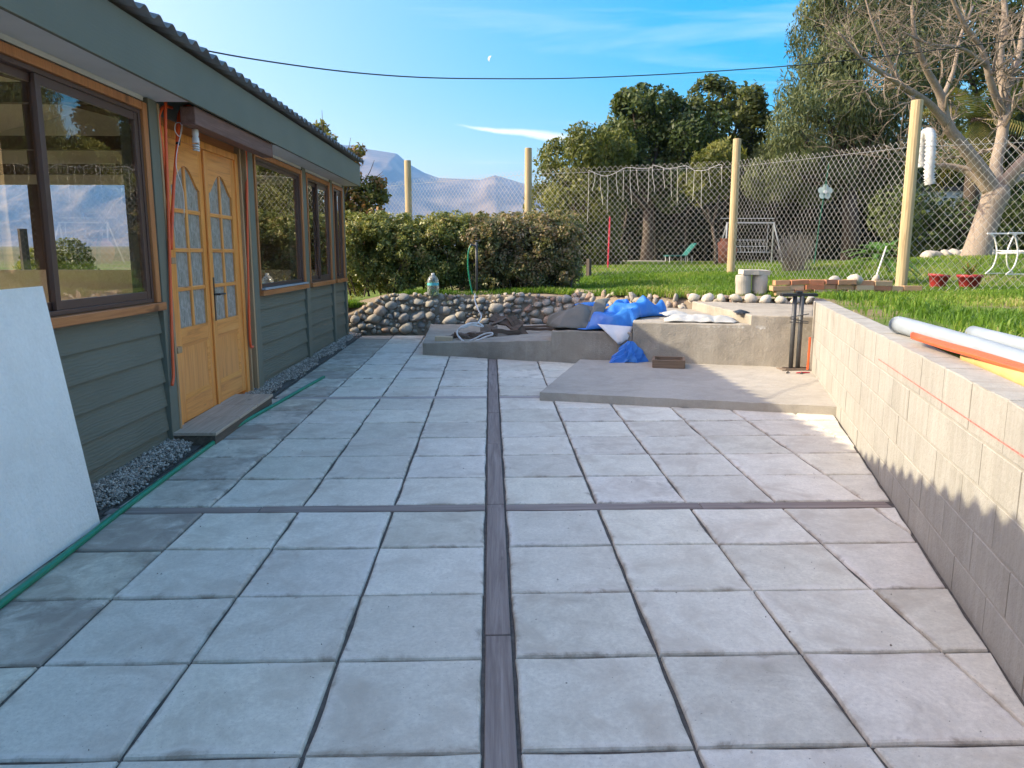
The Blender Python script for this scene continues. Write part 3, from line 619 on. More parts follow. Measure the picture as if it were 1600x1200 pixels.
def leaf(y0, y1, left):
    zb, zt = .095, 2.178; xf, xb = -2.315, -2.355; st = .10; gz0 = .80
    d = MB(); d.box(xb,xf,y0,y0+st,zb,zt); d.box(xb,xf,y1-st,y1,zb,zt)
    o = d.build('door', M['door'], house, bevel=.004)
    for z0, z1 in ((zb,zb+.17),(.68,gz0)): MB().box(xb,xf-.001,y0+st,y1-st,z0,z1).build('rail', M['doory'], o, bevel=.004)
    a, b = y0+st, y1-st; ym = (a+b)/2; n = 26; bot = []
    for i in range(n+1):
        t = i/n; s = abs(2*t-1); z = 1.86+.15*(1-min(1, s*1.25)**2)**1.1 if s < .8 else 1.86-.0*(s-.8)
        z = 1.845+.16*max(0, math.cos(math.pi/2*min(1, s*1.05)))**1.3; bot.append((a+(b-a)*t, z))
    vs = [(xf-.001,y,z) for y, z in bot]+[(xf-.001,y,zt) for y, z in bot]; vs += [(xb,y,z) for x,y,z in vs]; k = n+1
    fs = [(i,i+1,k+i+1,k+i) for i in range(n)]+[(2*k+i+1,2*k+i,3*k+i,3*k+i+1) for i in range(n)]+[(i+1,i,2*k+i,2*k+i+1) for i in range(n)]
    MB().add(vs, fs).build('arched_top_rail', M['doory'], o)
    mz = [gz0+(1.96-gz0)*q/4 for q in range(5)]; mu = MB(); mu.box(xb+.004,xf-.003,ym-.017,ym+.017,gz0,2.0)
    mu.build('muntin', M['door'], o, bevel=.006)
    for q in range(1,4):
        for s0, s1 in ((a,ym-.017),(ym+.017,b)): MB().box(xb+.004,xf-.004,s0,s1,mz[q]-.016,mz[q]+.016).build('muntin', M['doory'], o, bevel=.006)
    for q in range(4):
        for s0, s1 in ((a,ym-.015),(ym+.015,b)):
            MB().box(-.003,.003,-(s1-s0)/2,(s1-s0)/2,-(mz[q+1]-mz[q])/2-.012,(mz[q+1]-mz[q])/2+(.05 if q == 3 else -.012)).build('pane', M['frost'], o, loc=(xb+.018,(s0+s1)/2,(mz[q]+mz[q+1])/2))
    p = MB(); p.box(xb+.006,xf-.014,a,b,zb+.17,.68); p.build('panel', M['door'], o)
    fr = MB()
    for q in range(4): pass
    g0, g1, h0, h1 = a, b, zb+.17, .68; e = .03
    vs = [(xf-.002,g0,h0),(xf-.002,g1,h0),(xf-.002,g1,h1),(xf-.002,g0,h1),(xf-.013,g0+e,h0+e),(xf-.013,g1-e,h0+e),(xf-.013,g1-e,h1-e),(xf-.013,g0+e,h1-e)]
    fr.add(vs, [(0,1,5,4),(1,2,6,5),(2,3,7,6),(3,0,4,7)]).build('panel_moulding', M['doory'], o)
    return o
dl = leaf(5.692,6.438,True); dr = leaf(6.442,7.188,False)
MB().box(-2.314,-2.296,6.415,6.455,.10,2.17).build('astragal', M['door'], house, bevel=.006)
hd = MB(); hd.box(-2.314,-2.306,6.482,6.512,.80,1.16); hd.tube([(-2.306,6.497,1.02),(-2.262,6.497,1.02)], .009, 8); hd.tube([(-2.264,6.49,1.02),(-2.262,6.56,1.022),(-2.262,6.63,1.018)], [.010,.009,.007], 8); hd.lathe([(.015,0),(.015,.012)], (-2.30,6.497,1.013), 10)
hd.build('handle', M['black'], dr, bevel=.002)
# conduits, junction box, lamp
def conduit(pts, X=-2.245, r=.0115, m='orange', nm='conduit'):
    return MB().tube(spline([hx(u,v,X) for u,v in pts], 5), r, 8).build(nm, M[m], house, smooth=True)
conduit([(258,146),(258,200),(262,300),(266,420),(270,540),(272,585),(270,602)])
conduit([(268,168),(256,166),(249,176),(248,192),(255,245),(262,310),(266,350)], -2.262)
conduit([(296,166),(288,167),(281,176),(278,196),(277,222)], -2.235, .015)
conduit([(277,222),(273,265),(270,320),(268,390)], -2.24)
conduit([(379,222),(384,246),(386,330),(388,430),(391,520),(393,541),(396,541)], -2.255)
conduit([(278,218),(277.5,226)], -2.235, .017, 'black', 'tape_band')
conduit([(297,184),(288,186),(283,200),(280,213),(273,204),(274,193),(281,192),(284,202),(278,226),(275,260),(286,300),(288,340)], -2.215, .003, 'whitewire', 'wire')
MB().box(-2.31,-2.262,5.55,5.62,1.38,1.50).build('junction_box', M['steel'], house, bevel=.004)
lp = Vector(hx(303,186,-2.14)); lp.z = 2.246
lm = MB().lathe([(.012,0),(.022,-.004),(.024,-.04),(.019,-.055),(.024,-.062),(.026,-.09),(.024,-.098)], lp, 14).build('lamp', M['whitewire'], house, smooth=True)
hel = [lp+Vector((.02*math.cos(a),.02*math.sin(a),-.103-.05*a/(2*math.pi*3))) for a in np.linspace(0,2*math.pi*3,50)]
MB().tube(hel, .0065, 6).build('spiral_bulb', M['whitewire'], lm, smooth=True)
# doorstep
stp = thing('door_step', 'weathered wooden step in front of the double door', 'step', (0,0,0))
MB().box(-2.30,-1.972,5.415,6.865,-.02,.063).build('step_side', M['stepside'], stp, bevel=.004)
for x0, x1, y0, y1 in ((-2.30,-1.962,5.405,5.93),(-2.30,-1.962,5.934,6.40),(-2.30,-2.135,6.404,6.875),(-2.128,-1.962,6.404,6.875)): MB().box(x0,x1,y0,y1,.065,.088).build('step_board', M['step'], stp, bevel=.003)
# leaning sheet
bd_ = thing('leaning_sheet', 'large white fibre cement sheet leaning against the house wall', 'board')
e0, e1 = Vector((-1.995,3.80,.004)), Vector((-2.215,3.90,1.205)); L = Vector((0,-1,0.0))*2.4
nrm = (e1-e0).cross(L).normalized(); nrm = nrm if nrm.x > 0 else -nrm; th = nrm*-.011
P8 = [e0,e0+L,e1+L,e1]; MB().add(P8+[p+th for p in P8], [(0,1,2,3),(7,6,5,4),(0,4,5,1),(1,5,6,2),(2,6,7,3)]).build('sheet_face', M['board'], bd_)
MB().add([e0,e1,e1+th,e0+th,e0+Vector((0,.002,0)),e1+Vector((0,.002,0)),e1+th+Vector((0,.002,0)),e0+th+Vector((0,.002,0))], [(0,1,2,3),(7,6,5,4),(0,4,5,1),(1,5,6,2),(2,6,7,3),(3,7,4,0)]).build('sheet_edge', M['boardedge'], bd_)
# hose
hp = [atz(u,v,.012) for u,v in ((506,589),(470,609),(430,632),(370,666),(300,716),(200,790),(100,868),(0,945))]+[Vector((-1.90,2.3,.012)),Vector((-1.8,1.2,.012)),Vector((-1.5,0,.012))]
tag(MB().tube(spline(hp, 6), .016, 10).build('garden_hose', M['hose'], smooth=True), 'long green garden hose lying on the paving beside the house', 'hose')

# ------------------------------------------------------------------ block wall
def frame_empty(name, label, cat, o, ex, up=Vector((0,0,1))):
    e = thing(name, label, cat); ex = Vector(ex).normalized(); ey = up.cross(ex).normalized(); ez = ex.cross(ey)
    e.matrix_world = Matrix(((ex.x,ey.x,ez.x,o[0]),(ex.y,ey.y,ez.y,o[1]),(ex.z,ey.z,ez.z,o[2]),(0,0,0,1))); return e
# local x runs along the wall towards the camera, local y away from the yard... (front face at y=0)
bw = frame_empty('block_wall', 'low pale cement block retaining wall on the right of the paving', 'wall', (wall_x(8.32),8.32,0), (-.2873,-.9578,.0102))
LW = 9.6
YB = .165   # thickness; with ex pointing to the camera, +ey points to +X side
MB().box(.003,LW-.003,.0022,YB-.003,-.1,.808).build('mortar', M['mortar'], bw)
cz = [-.115,.085,.26,.435,.61,.815]
bm_cache = {}
for c in range(5):
    z0, z1 = cz[c], cz[c+1]; x = -.205 if c % 2 else 0.
    while x < LW:
        a, b = max(0, x), min(LW, x+.40); x += .40
        if b-a < .05: continue
        key = (c, round(b-a,3), random.randrange(3)); j = .0045
        if key not in bm_cache:
            hw = (b-a)/2-j; hz = (z1-z0)/2-(j if c < 4 else .004); m_ = MB()
            nx = 5; vs = []; fs = []
            for k in range(nx+1):      # slightly worn arrises
                t = -hw+2*hw*k/nx; q = random.uniform(.002,.007) if c == 4 else .003
                top = hz-(random.uniform(0,.005) if c == 4 else 0)
                vs += [(t,.003,-hz),(t,0,-hz+.004),(t,0,top-q),(t,q,top),(t,YB-.012,top),(t,YB,top-.012),(t,YB,-hz)]
            for k in range(nx):
                for r_ in range(7): fs.append((k*7+r_,(k+1)*7+r_,(k+1)*7+(r_+1)%7,k*7+(r_+1)%7))
            fs += [tuple(range(6,-1,-1)), tuple(nx*7+k for k in range(7))]
            bm_cache[key] = m_.add(vs, fs).mesh('block_shape', M['block'])
        link('block', bm_cache[key], bw, ((a+b)/2, random.uniform(-.0015,.0015), (z0+z1)/2))
def wall_s(y): return (8.32-y)/.9578
MB().box(wall_s(4.75),LW-.6,-.0035,-.002,.655,.661).build('chalk_line', M['chalk'], bw)

# ------------------------------------------------------------------ concrete slab and stepped terrace
def rough(o, sub=3, amp=.006, sc=7):
    bmx = bmesh.new(); bmx.from_mesh(o.data)
    long = [e for e in bmx.edges if e.calc_length() > .25]
    bmesh.ops.triangulate(bmx, faces=bmx.faces[:])
    for _ in range(sub):
        long = [e for e in bmx.edges if e.calc_length() > .12]
        if not long: break
        bmesh.ops.subdivide_edges(bmx, edges=long, cuts=1); bmesh.ops.triangulate(bmx, faces=bmx.faces[:])
    bmx.normal_update()
    for v in bmx.verts:
        n = mnoise.noise_vector(v.co*sc); v.co += Vector(n)*amp
    bmx.to_mesh(o.data); bmx.free()
sl_ = MB().prism(SLAB, -.03, .075).build('concrete_slab', M['slab']); rough(sl_, 6, .004, 9)
b = sl_.modifiers.new('bevel','BEVEL'); b.width = .006; b.segments = 2; b.limit_method = 'ANGLE'; b.angle_limit = R(50)
tag(sl_, 'low beige concrete slab laid at an angle on the paving', 'slab')
ter = thing('concrete_terrace', 'rough grey concrete terrace of four rising steps at the back of the yard', 'terrace', (0,0,0))
steps = [([(-.89,10.03),(.74,9.335),(1.30,11.9),(-.95,12.3)], [.15,.265,.20,.17], 'lowest step with scrap wood on it'),
         ([(.7405,9.3345),(1.649,8.904),(2.12,11.1),(1.28,11.8)], [.385,.41,.42,.40], 'second step under the blue tarp'),
         ([(1.6475,8.852),(2.897,8.475),(2.74,10.5),(2.1,11.15)], [.53,.54,.55,.54], 'third step with the white sack'),
         ([(2.8975,8.4745),(3.512,8.29),(4.13,9.75),(2.745,10.45)], [.642,.642,.66,.66], 'highest step beside the block wall')]
for poly, zt, lab in steps:
    o = MB().prism(poly, -.05, zt).build('step', M['terrace'], ter); rough(o, 7, .007, 6); tag(o, lab)
    at = o.data.attributes.new('bevel_weight_edge', 'FLOAT', 'EDGE'); zm = min(zt)-.03; bmx = bmesh.new(); bmx.from_mesh(o.data); bmx.edges.ensure_lookup_table()
    wts = [1. if len(e.link_faces) == 2 and e.calc_face_angle(0) > R(50) and min(v.co.z for v in e.verts) > zm else 0. for e in bmx.edges]; bmx.free(); at.data.foreach_set('value', wts)
    b = o.modifiers.new('bevel','BEVEL'); b.width = .014; b.segments = 3; b.limit_method = 'WEIGHT'

# ------------------------------------------------------------------ stones
def rock_mesh(seed, mat=None):
    g = random.Random(seed); bmx = bmesh.new()
    for i in range(g.choice((9,10,12,14))):
        d = Vector((g.gauss(0,1),g.gauss(0,1),g.gauss(0,1))).normalized()*g.uniform(.86,1.0); bmx.verts.new(d)
    r_ = bmesh.ops.convex_hull(bmx, input=bmx.verts[:]); bmesh.ops.delete(bmx, geom=[v for v in bmx.verts if not v.link_faces], context='VERTS')
    bmesh.ops.subdivide_edges(bmx, edges=bmx.edges[:], cuts=1, use_grid_fill=True, smooth=.32)
    for v in bmx.verts: v.co += Vector(mnoise.noise_vector(v.co*2.3+Vector((seed,0,0))))*.07
    me = bpy.data.meshes.new('stone_shape'); bmx.to_mesh(me); bmx.free(); me.materials.append(mat or M['stone'])
    me.polygons.foreach_set('use_smooth', [True]*len(me.polygons)); return me
rocks = [rock_mesh(i) for i in range(14)]
procks = [rock_mesh(40+i, mat=M['palestone']) for i in range(6)]
sw = thing('stone_wall', 'dry fieldstone retaining wall below the hedge', 'wall', (-.7,12.35,0))
def swl(p): return Vector(p)-Vector((-.7,12.35,0))
mm = MB().prism([(-1.75,.09),(-1.,.08),(.4,.08),(2.0,-.32),(2.0,.35),(.4,.47),(-1.,.47),(-1.75,.5)], [-.05]*8, [.20,.60,.60,.60,.66,.66,.62,.42])
for k in range(8, 16): vx, vy, vz = mm.v[k]; mm.v[k] = (vx, vy+.105 if k < 12 else vy+.1, vz)
o = mm.build('earth_core', M['dirt'], sw); rough(o, 5, .015, 5)
x = -2.52
def top_z(x): return .20+.42*min(1, max(0,(x+2.45)/.75)) if x < -1.7 else .62+.02*math.sin(x*4)
placed = []
def try_stone(cx, cz, w_, h_, force=False):
    for (a, b, c, d) in placed:
        if abs(cx-a) < (w_+c)*.38 and abs(cz-b) < (h_+d)*.38: return
    placed.append((cx, cz, w_, h_)); lean = .10*(cz/.6)
    dp = min(.12, max(.05, (w_+h_)*.36))
    link('stone', random.choice(rocks), sw, swl((cx, 12.44-max(0, cx+.3)*.25+lean+random.uniform(-.02,.015), cz)), (random.uniform(-.25,.25),random.uniform(-.35,.35),random.uniform(-.3,.3)), scale=(w_*.62,dp,h_*.62))
for (n_, smin, smax, zlo, zhi) in ((26,.17,.23,.05,.42),(340,.115,.165,.0,.60),(1100,.075,.11,.0,.66),(1500,.045,.07,.0,.68)):
    for _ in range(n_):
        h_ = random.uniform(smin,smax)*.85; w_ = h_*random.uniform(.85,1.6); cx = random.uniform(-2.5,1.35); cz = random.uniform(max(zlo,h_*.4),zhi)
        if cz+h_*.4 > top_z(cx)+.03 or (cx > -.9 and cz < .17): continue
        if len(placed) < 295: try_stone(cx, cz, w_, h_)
# rubble bank behind the terrace, with a few stones showing
bank = [(1.3,12.25),(1.8,11.75),(2.45,11.0),(3.4,10.45),(4.2,9.95)]
rb = thing('rubble_bank', 'crumbling earth and rubble bank between terrace and grass', 'bank', (2.5,11,.4))
vs = []; fs = []; nb = 40; P5 = spline([(a,b,0) for a,b in bank], 10)
for i, p in enumerate(P5):
    for k, (dx, dz) in enumerate(((-.16,.30),(-.10,.52),(-.03,.63),(.05,.70),(.16,.72))):
        n = mnoise.noise((p.x*5, p.y*5, k*1.3)); d = Vector((-.45,-.89,0))
        vs.append(p-d*dx*1.2+d*n*.05+Vector((0,0,dz+n*.03))-Vector((2.5,11,.4)))
m5 = len(P5); fs = [(i*5+k,(i+1)*5+k,(i+1)*5+k+1,i*5+k+1) for i in range(m5-1) for k in range(4)]
vs2 = [v+Vector((.1,.2,-.35)) for v in vs]; nvs = len(vs)
MB().add(vs, fs).build('earth', M['dirt'], rb, smooth=True)
for i in range(80):
    p = P5[random.randrange(m5)]; s_ = random.uniform(.035,.085); t = random.random()
    link('stone', random.choice(rocks), rb, p+Vector((-.04+.05*t,-.12+.10*t,.52+.17*t))-Vector((2.5,11,.4)), (random.random()*3,random.random()*3,random.random()*3), scale=(s_*1.3,s_,s_*.8))
link('brick', MB().box(-.1,.1,-.05,.05,-.03,.03).mesh('brick_shape', M['brick']), rb, Vector((1.45,12.15,.67))-Vector((2.5,11,.4)), (.1,.05,.2))
# row of pale stones behind the top step
se = thing('stone_edging', 'row of pale rounded stones behind the highest step', 'edging', (3.4,10.3,.66))
for i in range(9):
    t = i/8; p = Vector((2.78+1.35*t, 10.50-.66*t, .70)); s_ = random.uniform(.075,.10)
    link('stone', procks[i%6], se, p-Vector((3.4,10.3,.66)), (random.uniform(-.3,.3),random.uniform(-.3,.3),random.random()*6), scale=(s_*1.1,s_,s_*.85))
# low dry-laid brick wall in front of the fence
bkw = thing('brick_wall', 'low loose wall of old orange bricks at the foot of the fence', 'wall', (4.4,10.4,.72))
bA, bB = Vector((3.90,10.54,0)), Vector((5.75,10.62,0)); bdir = (bB-bA).normalized(); bang = math.atan2(bdir.y, bdir.x)
bsh = [MB().box(-.125*k,.125*k,-.06,.06,-.031,.031).mesh('brick_shape', M['brick']) for k in (1,.8,.62)]
for c in range(3):
    x = -.06 if c % 2 else 0.; L_ = (bB-bA).length-(c == 2)*.25
    while x < L_:
        k = random.choice((0,0,1,2)); wd = (.25,.2,.155)[k]
        zz = .765+c*.068+.012*math.sin(x*3)+random.uniform(-.004,.004)
        if not (c == 2 and random.random() < .12):
            p = bA+bdir*(x+wd/2)+Vector((0,random.uniform(-.035,.035),zz))
            o = link('brick', bsh[k], bkw, p-Vector((4.4,10.4,.72)), (random.uniform(-.03,.03),random.uniform(-.05,.05),bang+random.uniform(-.07,.07)))
        x += wd+.016
for i in range(3):
    s_ = (.09,.12,.07)[i]; p = bA+bdir*(.85+.3*i); link('rock', procks[i], bkw, Vector((p.x,p.y+.02,.93 if i < 2 else .95))-Vector((4.4,10.4,.72)), (0,.3*i,i), scale=(s_*1.2,s_,s_*.8))
# two cast cement drums with a flat stone
for k, (u, lab) in enumerate(((1161,'left of two short cement drums under a flat stone'),(1186,'right of two short cement drums under a flat stone'))):
    p = aty(u, 462, 10.72); p.z = .735
    n = 20; d = MB().lathe([(.098,0),(.104,.02),(.104,.13),(.108,.20),(.104,.262),(.09,.27)], (0,0,0), n)
    o = d.build('cement_drum', M['palestone'], loc=p, rot=(0,.04*(1 if k else -1),k*1.3), smooth=False); rough(o, 1, .004, 20); tag(o, lab, 'drum', 'cement drums behind the terrace')
p = aty(1178, 424, 10.72); o = MB().prism([(-.19,-.09),(.02,-.11),(.20,-.08),(.19,.09),(-.05,.11),(-.2,.07)], 0, .065).build('flat_stone', M['palestone'], loc=(p.x,10.72,1.008), rot=(.02,.03,.1)); rough(o, 3, .012, 9)
tag(o, 'flat pale stone lying across the two cement drums', 'stone')

# ------------------------------------------------------------------ fence
fence = thing('wire_fence', 'tall chain link fence on round treated wooden posts', 'fence', (4.68,15,.85))
FO = Vector((4.68,15,.85))
FP = [((9.9,9.9),.74,3.35,2.92),((5.91,11.0),.72,3.38,2.86),((4.675,15.0),.80,3.39,2.98),((.80,16.5),.76,3.39,2.96),((-1.95,19.0),.70,3.40,2.95),((-5.2,21.0),.3,3.1,2.8)]
for (xy, z0, z1, zm) in FP[:-1]:
    r0 = random.uniform(.074,.082); MB().tube([(0,0,z0-.3),(0,0,(z0+z1)/2),(0,0,z1-.01),(0,0,z1)], [r0,r0,r0*.98,r0*.93], 14).build('post', M['post'], fence, smooth=False, loc=Vector((*xy,0))-FO)
MB().tube([(.42,0,.25),(.42,0,1.12),(.42,0,1.14)], [.055,.055,.045], 4).build('stake', M['stake'], fence, loc=Vector((1.6,15.9,0))-FO)
def chain(a, b, za, zb, ta, tb):
    a, b = Vector(a), Vector(b); L = (b-a).length; d = (b-a)/L; nrm = Vector((-d.y, d.x)); w = .054; h = .062; r = .0031
    n = int(L/w); segs = []
    for i in range(n):
        x0 = i/n; zb0 = za+(zb-za)*x0; zt = ta+(tb-ta)*x0+.012*math.sin(i*.3); m = int((zt-zb0)/h)
        pts = np.array([[(i+((k+i)%2))*w, zb0+.03+k*h, (1 if (k+i)%2 else -1)*.004] for k in range(m+1)])
        wob = np.array([mnoise.noise((i*.08, k*.12, a.x)) for k in range(m+1)])
        pts[:,2] += wob*.05; segs.append(pts)
    V = []; F = []; base = 0; o3 = [(math.cos(t), math.sin(t)) for t in (0.5, 2.6, 4.7)]
    ex = np.array([d.x,d.y,0]); en = np.array([nrm.x,nrm.y,0]); ez = np.array([0,0,1.])
    for pts in segs:
        m = len(pts)
        for (c, s) in o3:
            V.append(np.array([a.x,a.y,0])+(pts[:,:1]+c*r)*ex+(pts[:,2:]+s*r)*en+pts[:,1:2]*ez)
        k = np.arange(m-1)
        for q in range(3):
            q2 = (q+1) % 3; F.append(np.c_[base+q*m+k, base+q2*m+k, base+q2*m+k+1, base+q*m+k+1])
        base += 3*m
    V = np.concatenate(V)-np.array(FO); F = np.concatenate(F)
    me = bpy.data.meshes.new('chain_link_mesh'); me.vertices.add(len(V)); me.vertices.foreach_set('co', V.astype(np.float32).ravel())
    me.loops.add(len(F)*4); me.loops.foreach_set('vertex_index', F.astype(np.int32).ravel()); me.polygons.add(len(F)); me.polygons.foreach_set('loop_start', np.arange(0,len(F)*4,4,dtype=np.int32)); me.polygons.foreach_set('loop_total', np.full(len(F),4,np.int32))
    me.materials.append(M['wire']); me.update(calc_edges=True); o = link('chain_link_mesh', me, fence); o['kind'] = 'stuff'
    return o
for (p, q) in zip(FP[:-1], FP[1:]): chain(p[0], q[0], p[1], q[1], p[3], q[3])
for (p, q) in zip(FP[:-1], FP[1:]):
    MB().tube([Vector((*p[0],p[3]-.1))-FO, Vector((*q[0],q[3]-.1))-FO], .003, 4).build('tension_wire', M['wire'], fence)
# icicle light string on the fence
ic = thing('icicle_lights', 'white icicle string lights hanging along the top of the fence', 'string lights', (2.4,15.8,2.9)); IO = Vector((2.4,15.8,2.9))
fa, fb = Vector((4.675,15.0,0)), Vector((.8,16.5,0)); fd = (fb-fa).normalized(); fn = Vector((fd.y,-fd.x,0)); fn = fn if fn.y < 0 else -fn
def onf(u, v, off=.03): return atpl(u, v, fa+fn*off, fn)-IO
main = [(920,266),(934,272),(947,275),(962,270),(978,262),(1000,263),(1018,262),(1022,258),(1040,263),(1055,262),(1072,259),(1085,266),(1102,266),(1116,260),(1127,257),(1128,264)]
MB().tube(spline([onf(*p) for p in main], 4), .0032, 5).build('lead_wire', M['fairy'], ic)
for u0, v0, v1 in ((920,266,346),(929,270,299),(938,274,320),(949,275,332),(963,270,303),(974,266,313),(985,262,320),(995,263,299),(1014,262,316),(1020,260,300),(1037,262,294),(1048,262,308),(1058,262,318),(1073,260,290),(1085,266,314),(1096,266,325),(1108,264,292),(1127,262,290)):
    sw_ = random.uniform(-4,4); pts = [onf(u0,v0),onf(u0+random.uniform(-1,1),(v0*2+v1)/3),onf(u0+sw_*.5,(v0+2*v1)/3),onf(u0+sw_,v1)]; sp = spline(pts, 4)
    m_ = MB().tube(sp, .0025, 4)
    m_.build('strand', M['fairy'], ic)

# ------------------------------------------------------------------ plants
def unit(a): return a/np.maximum(1e-9, np.linalg.norm(a, axis=-1, keepdims=True))
def leafy(cent, rad, n, size, asp=.5, shell=.55, up=.3, droop=0., seed=0, clump=0):
    """leaf rhombs in ellipsoidal clumps; returns (N,4,3), tint"""
    g = np.random.default_rng(seed); cent = np.asarray(cent, float); rad = np.asarray(rad, float)
    if rad.ndim == 1: rad = np.repeat(rad[:,None], 3, 1)
    wgt = (rad.prod(1))**(2/3); k = g.choice(len(cent), n, p=wgt/wgt.sum())
    d = unit(g.normal(size=(n,3))); rr = shell+(1-shell)*g.random(n)**.6
    if clump:
        cd = unit(g.normal(size=(clump*len(cent),3))); pick = g.integers(0, clump, n)+k*clump
        d = unit(cd[pick]+g.normal(size=(n,3))*.28); rr = rr*(.82+.3*np.random.default_rng(seed+5).random(clump*len(cent))[pick])
    p = cent[k]+d*rr[:,None]*rad[k]
    out = unit(d+g.normal(size=(n,3))*.7+np.array([0,0,up]))
    ax = unit(np.cross(out, g.normal(size=(n,3)))+np.array([0,0,-droop])); side = unit(np.cross(ax, out))
    L = (size*(.6+.8*g.random(n)))[:,None]; W = L*asp
    V = np.stack([p-ax*L*.5, p+side*W*.5, p+ax*L*.5, p-side*W*.5], 1)
    base = np.random.default_rng(seed+9).random(len(cent)); t = np.clip(.25+.5*g.random(n)+.5*(base[k]-.5)+.25*(rr-.8), 0, 1)
    return V, t
def crown(name, parent, cent, rad, n, size, mat, **kw):
    V, t = leafy(cent, rad, n, size, **kw); o = Vector(parent.location)
    return link(name, quads_mesh(name, V-np.array(o), 4, mat, t), parent)
def tree(name, label, base, blobs, n, size, mat, limbs=True, bark='darkbark', tr=.16, group=None, cat='tree', **kw):
    """blobs: (x,y,z,r)"""
    t = thing(name, label, cat, base, group=group); B = Vector(base)
    cent = [b[:3] for b in blobs]; rad = [b[3] if not hasattr(b[3],'__len__') else b[3] for b in blobs]
    rad = np.array([[r]*3 if not hasattr(r,'__len__') else r for r in rad], float)
    crown('crown', t, cent, rad, n, size, mat, **kw)
    if limbs:
        c = sum((Vector(x) for x in cent), Vector())/len(cent); mb = MB(); z0 = min(x[2] for x in cent); fork = B.lerp(c, .45)
        mb.tube([Vector((0,0,-.2)), (fork-B)*.5+Vector((.05,.03,0)), fork-B], [tr*1.15,tr*.9,tr*.75], 8)
        mb.build('trunk', M[bark], t, smooth=True); lb = MB()
        for x in cent: q = Vector(x)-B; lb.tube(spline([fork-B, ((fork-B)+q)/2+Vector((random.uniform(-.2,.2),random.uniform(-.2,.2),random.uniform(.0,.3))), q], 3), [tr*.5*(1-.11*i) for i in range(7)], 5, False)
        lb.build('branches', M[bark], t, smooth=True)
    return t
def pb(lst, Y, dj=.8, seed=1):
    g = random.Random(seed); out = []
    for b in lst:
        u, v, r = b[:3]; y = Y+g.uniform(-dj,dj); p = aty(u, v, y); k = y/FPX*r*1.02
        out.append((p.x, p.y, p.z, (k*(b[3] if len(b) > 3 else 1), k, k*(b[4] if len(b) > 4 else 1))))
    return out
def gz(x, y): return float(gh(np.array([x]), np.array([y]))[0])
def base_at(u, y): p = aty(u, 400, y); return (p.x, y, gz(p.x, y))
# hedge: two shrubs
def hedge(name, label, x0, x1, y0, y1, zt, mat, n, seed):
    t = thing(name, label, 'hedge', ((x0+x1)/2, (y0+y1)/2, .6), group='clipped hedge above the stone wall'); g = random.Random(seed); cent = []; rad = []
    for i in range(64):
        x = g.uniform(x0+.2,x1-.2); z = g.uniform(.80,zt-.22); y = g.uniform(y0+.25,y1-.25); cent.append((x,y,z)); rad.append((.30,.30,.26))
    for i in range(20):
        x = x0+.15+(x1-x0-.3)*i/19; cent.append((x, y0+.28+g.uniform(-.08,.08), zt-.27-.22*abs(2*(x-x0)/(x1-x0)-1)**4+g.uniform(-.09,.09))); rad.append((.24,.24,.22)); cent.append((x, (y0+y1)/2, zt-.2-.2*abs(2*(x-x0)/(x1-x0)-1)**4+g.uniform(-.10,.07))); rad.append((.25,.3,.22))
        cent.append((x, y0+.25+g.uniform(-.08,.1), 1.0+g.uniform(-.25,.25))); rad.append((.22,.2,.24)); cent.append((x, y1-.3, 1.0+g.uniform(-.3,.4))); rad.append((.26,.2,.3))
    for i in range(26): x = g.uniform(x0+.1,x1-.1); cent.append((x, g.uniform(y0+.1,y1-.2), zt+g.uniform(-.06,.04))); rad.append((.12,.12,g.uniform(.06,.11)))
    for i in range(14): cent.append((g.uniform(x0+.1,x1-.1), y0+g.uniform(-.06,.06), g.uniform(.75,1.7))); rad.append((.14,.10,.14))
    crown('crown', t, cent, rad, n, .052, mat, asp=.55, shell=.5, up=.25, seed=seed, clump=10)
    mb = MB()
    for i in range(34):
        x = g.uniform(x0+.15,x1-.15); y = g.uniform(y0+.15,y1-.1); b = Vector((x,y,.55)); q = Vector((x+g.uniform(-.25,.25),y+g.uniform(-.2,.2),1.25)); mb.tube([b-Vector(t.location),(b+q)/2+Vector((g.uniform(-.08,.08),0,0))-Vector(t.location),q-Vector(t.location)], [.014,.011,.007], 4)
    o = mb.build('stems', M['darkbark'], t); o['kind'] = 'stuff'
    return t
hedge('hedge', 'clipped yellow-green hedge beside the house corner', -2.7,-.10,13.0,14.3,1.90,M['lv_hedge'],80000,3)
hedge('hedge', 'clipped russet-leaved hedge with the standpipe in front', -.45,1.55,12.95,14.3,1.90,M['lv_hedge2'],72000,8)
# small autumn tree behind the house corner
bl = pb([(505,235,22),(530,285,36),(562,325,38),(550,370,40),(578,300,26),(592,288,14),(520,330,44),(470,205,18),(548,250,18),(585,355,30),(500,205,16),(560,235,12),(485,215,18),(515,222,14),(460,190,10),(600,310,12)], 15.6, .3)
t = tree('autumn_tree', 'small tree with reddening leaves behind the house corner', (-3.3,15.6,.2), bl, 8500, .09, M['lv_red'], tr=.05, seed=4, shell=.25, asp=.6)
mb = MB(); B = Vector(t.location)
for (u0,v0,u1,v1) in ((500,240,446,172),(500,245,503,172),(530,280,548,215),(560,300,598,268),(545,330,605,300),(500,230,470,185),(540,300,530,225),(565,290,585,250)):
    a, b = aty(u0,v0,15.6), aty(u1,v1,15.5); mb.tube([a-B,(a+b)/2-B+Vector((.04,0,.02)),b-B], [.012,.008,.004], 4)
mb.build('twigs', M['darkbark'], t)['kind'] = 'stuff'
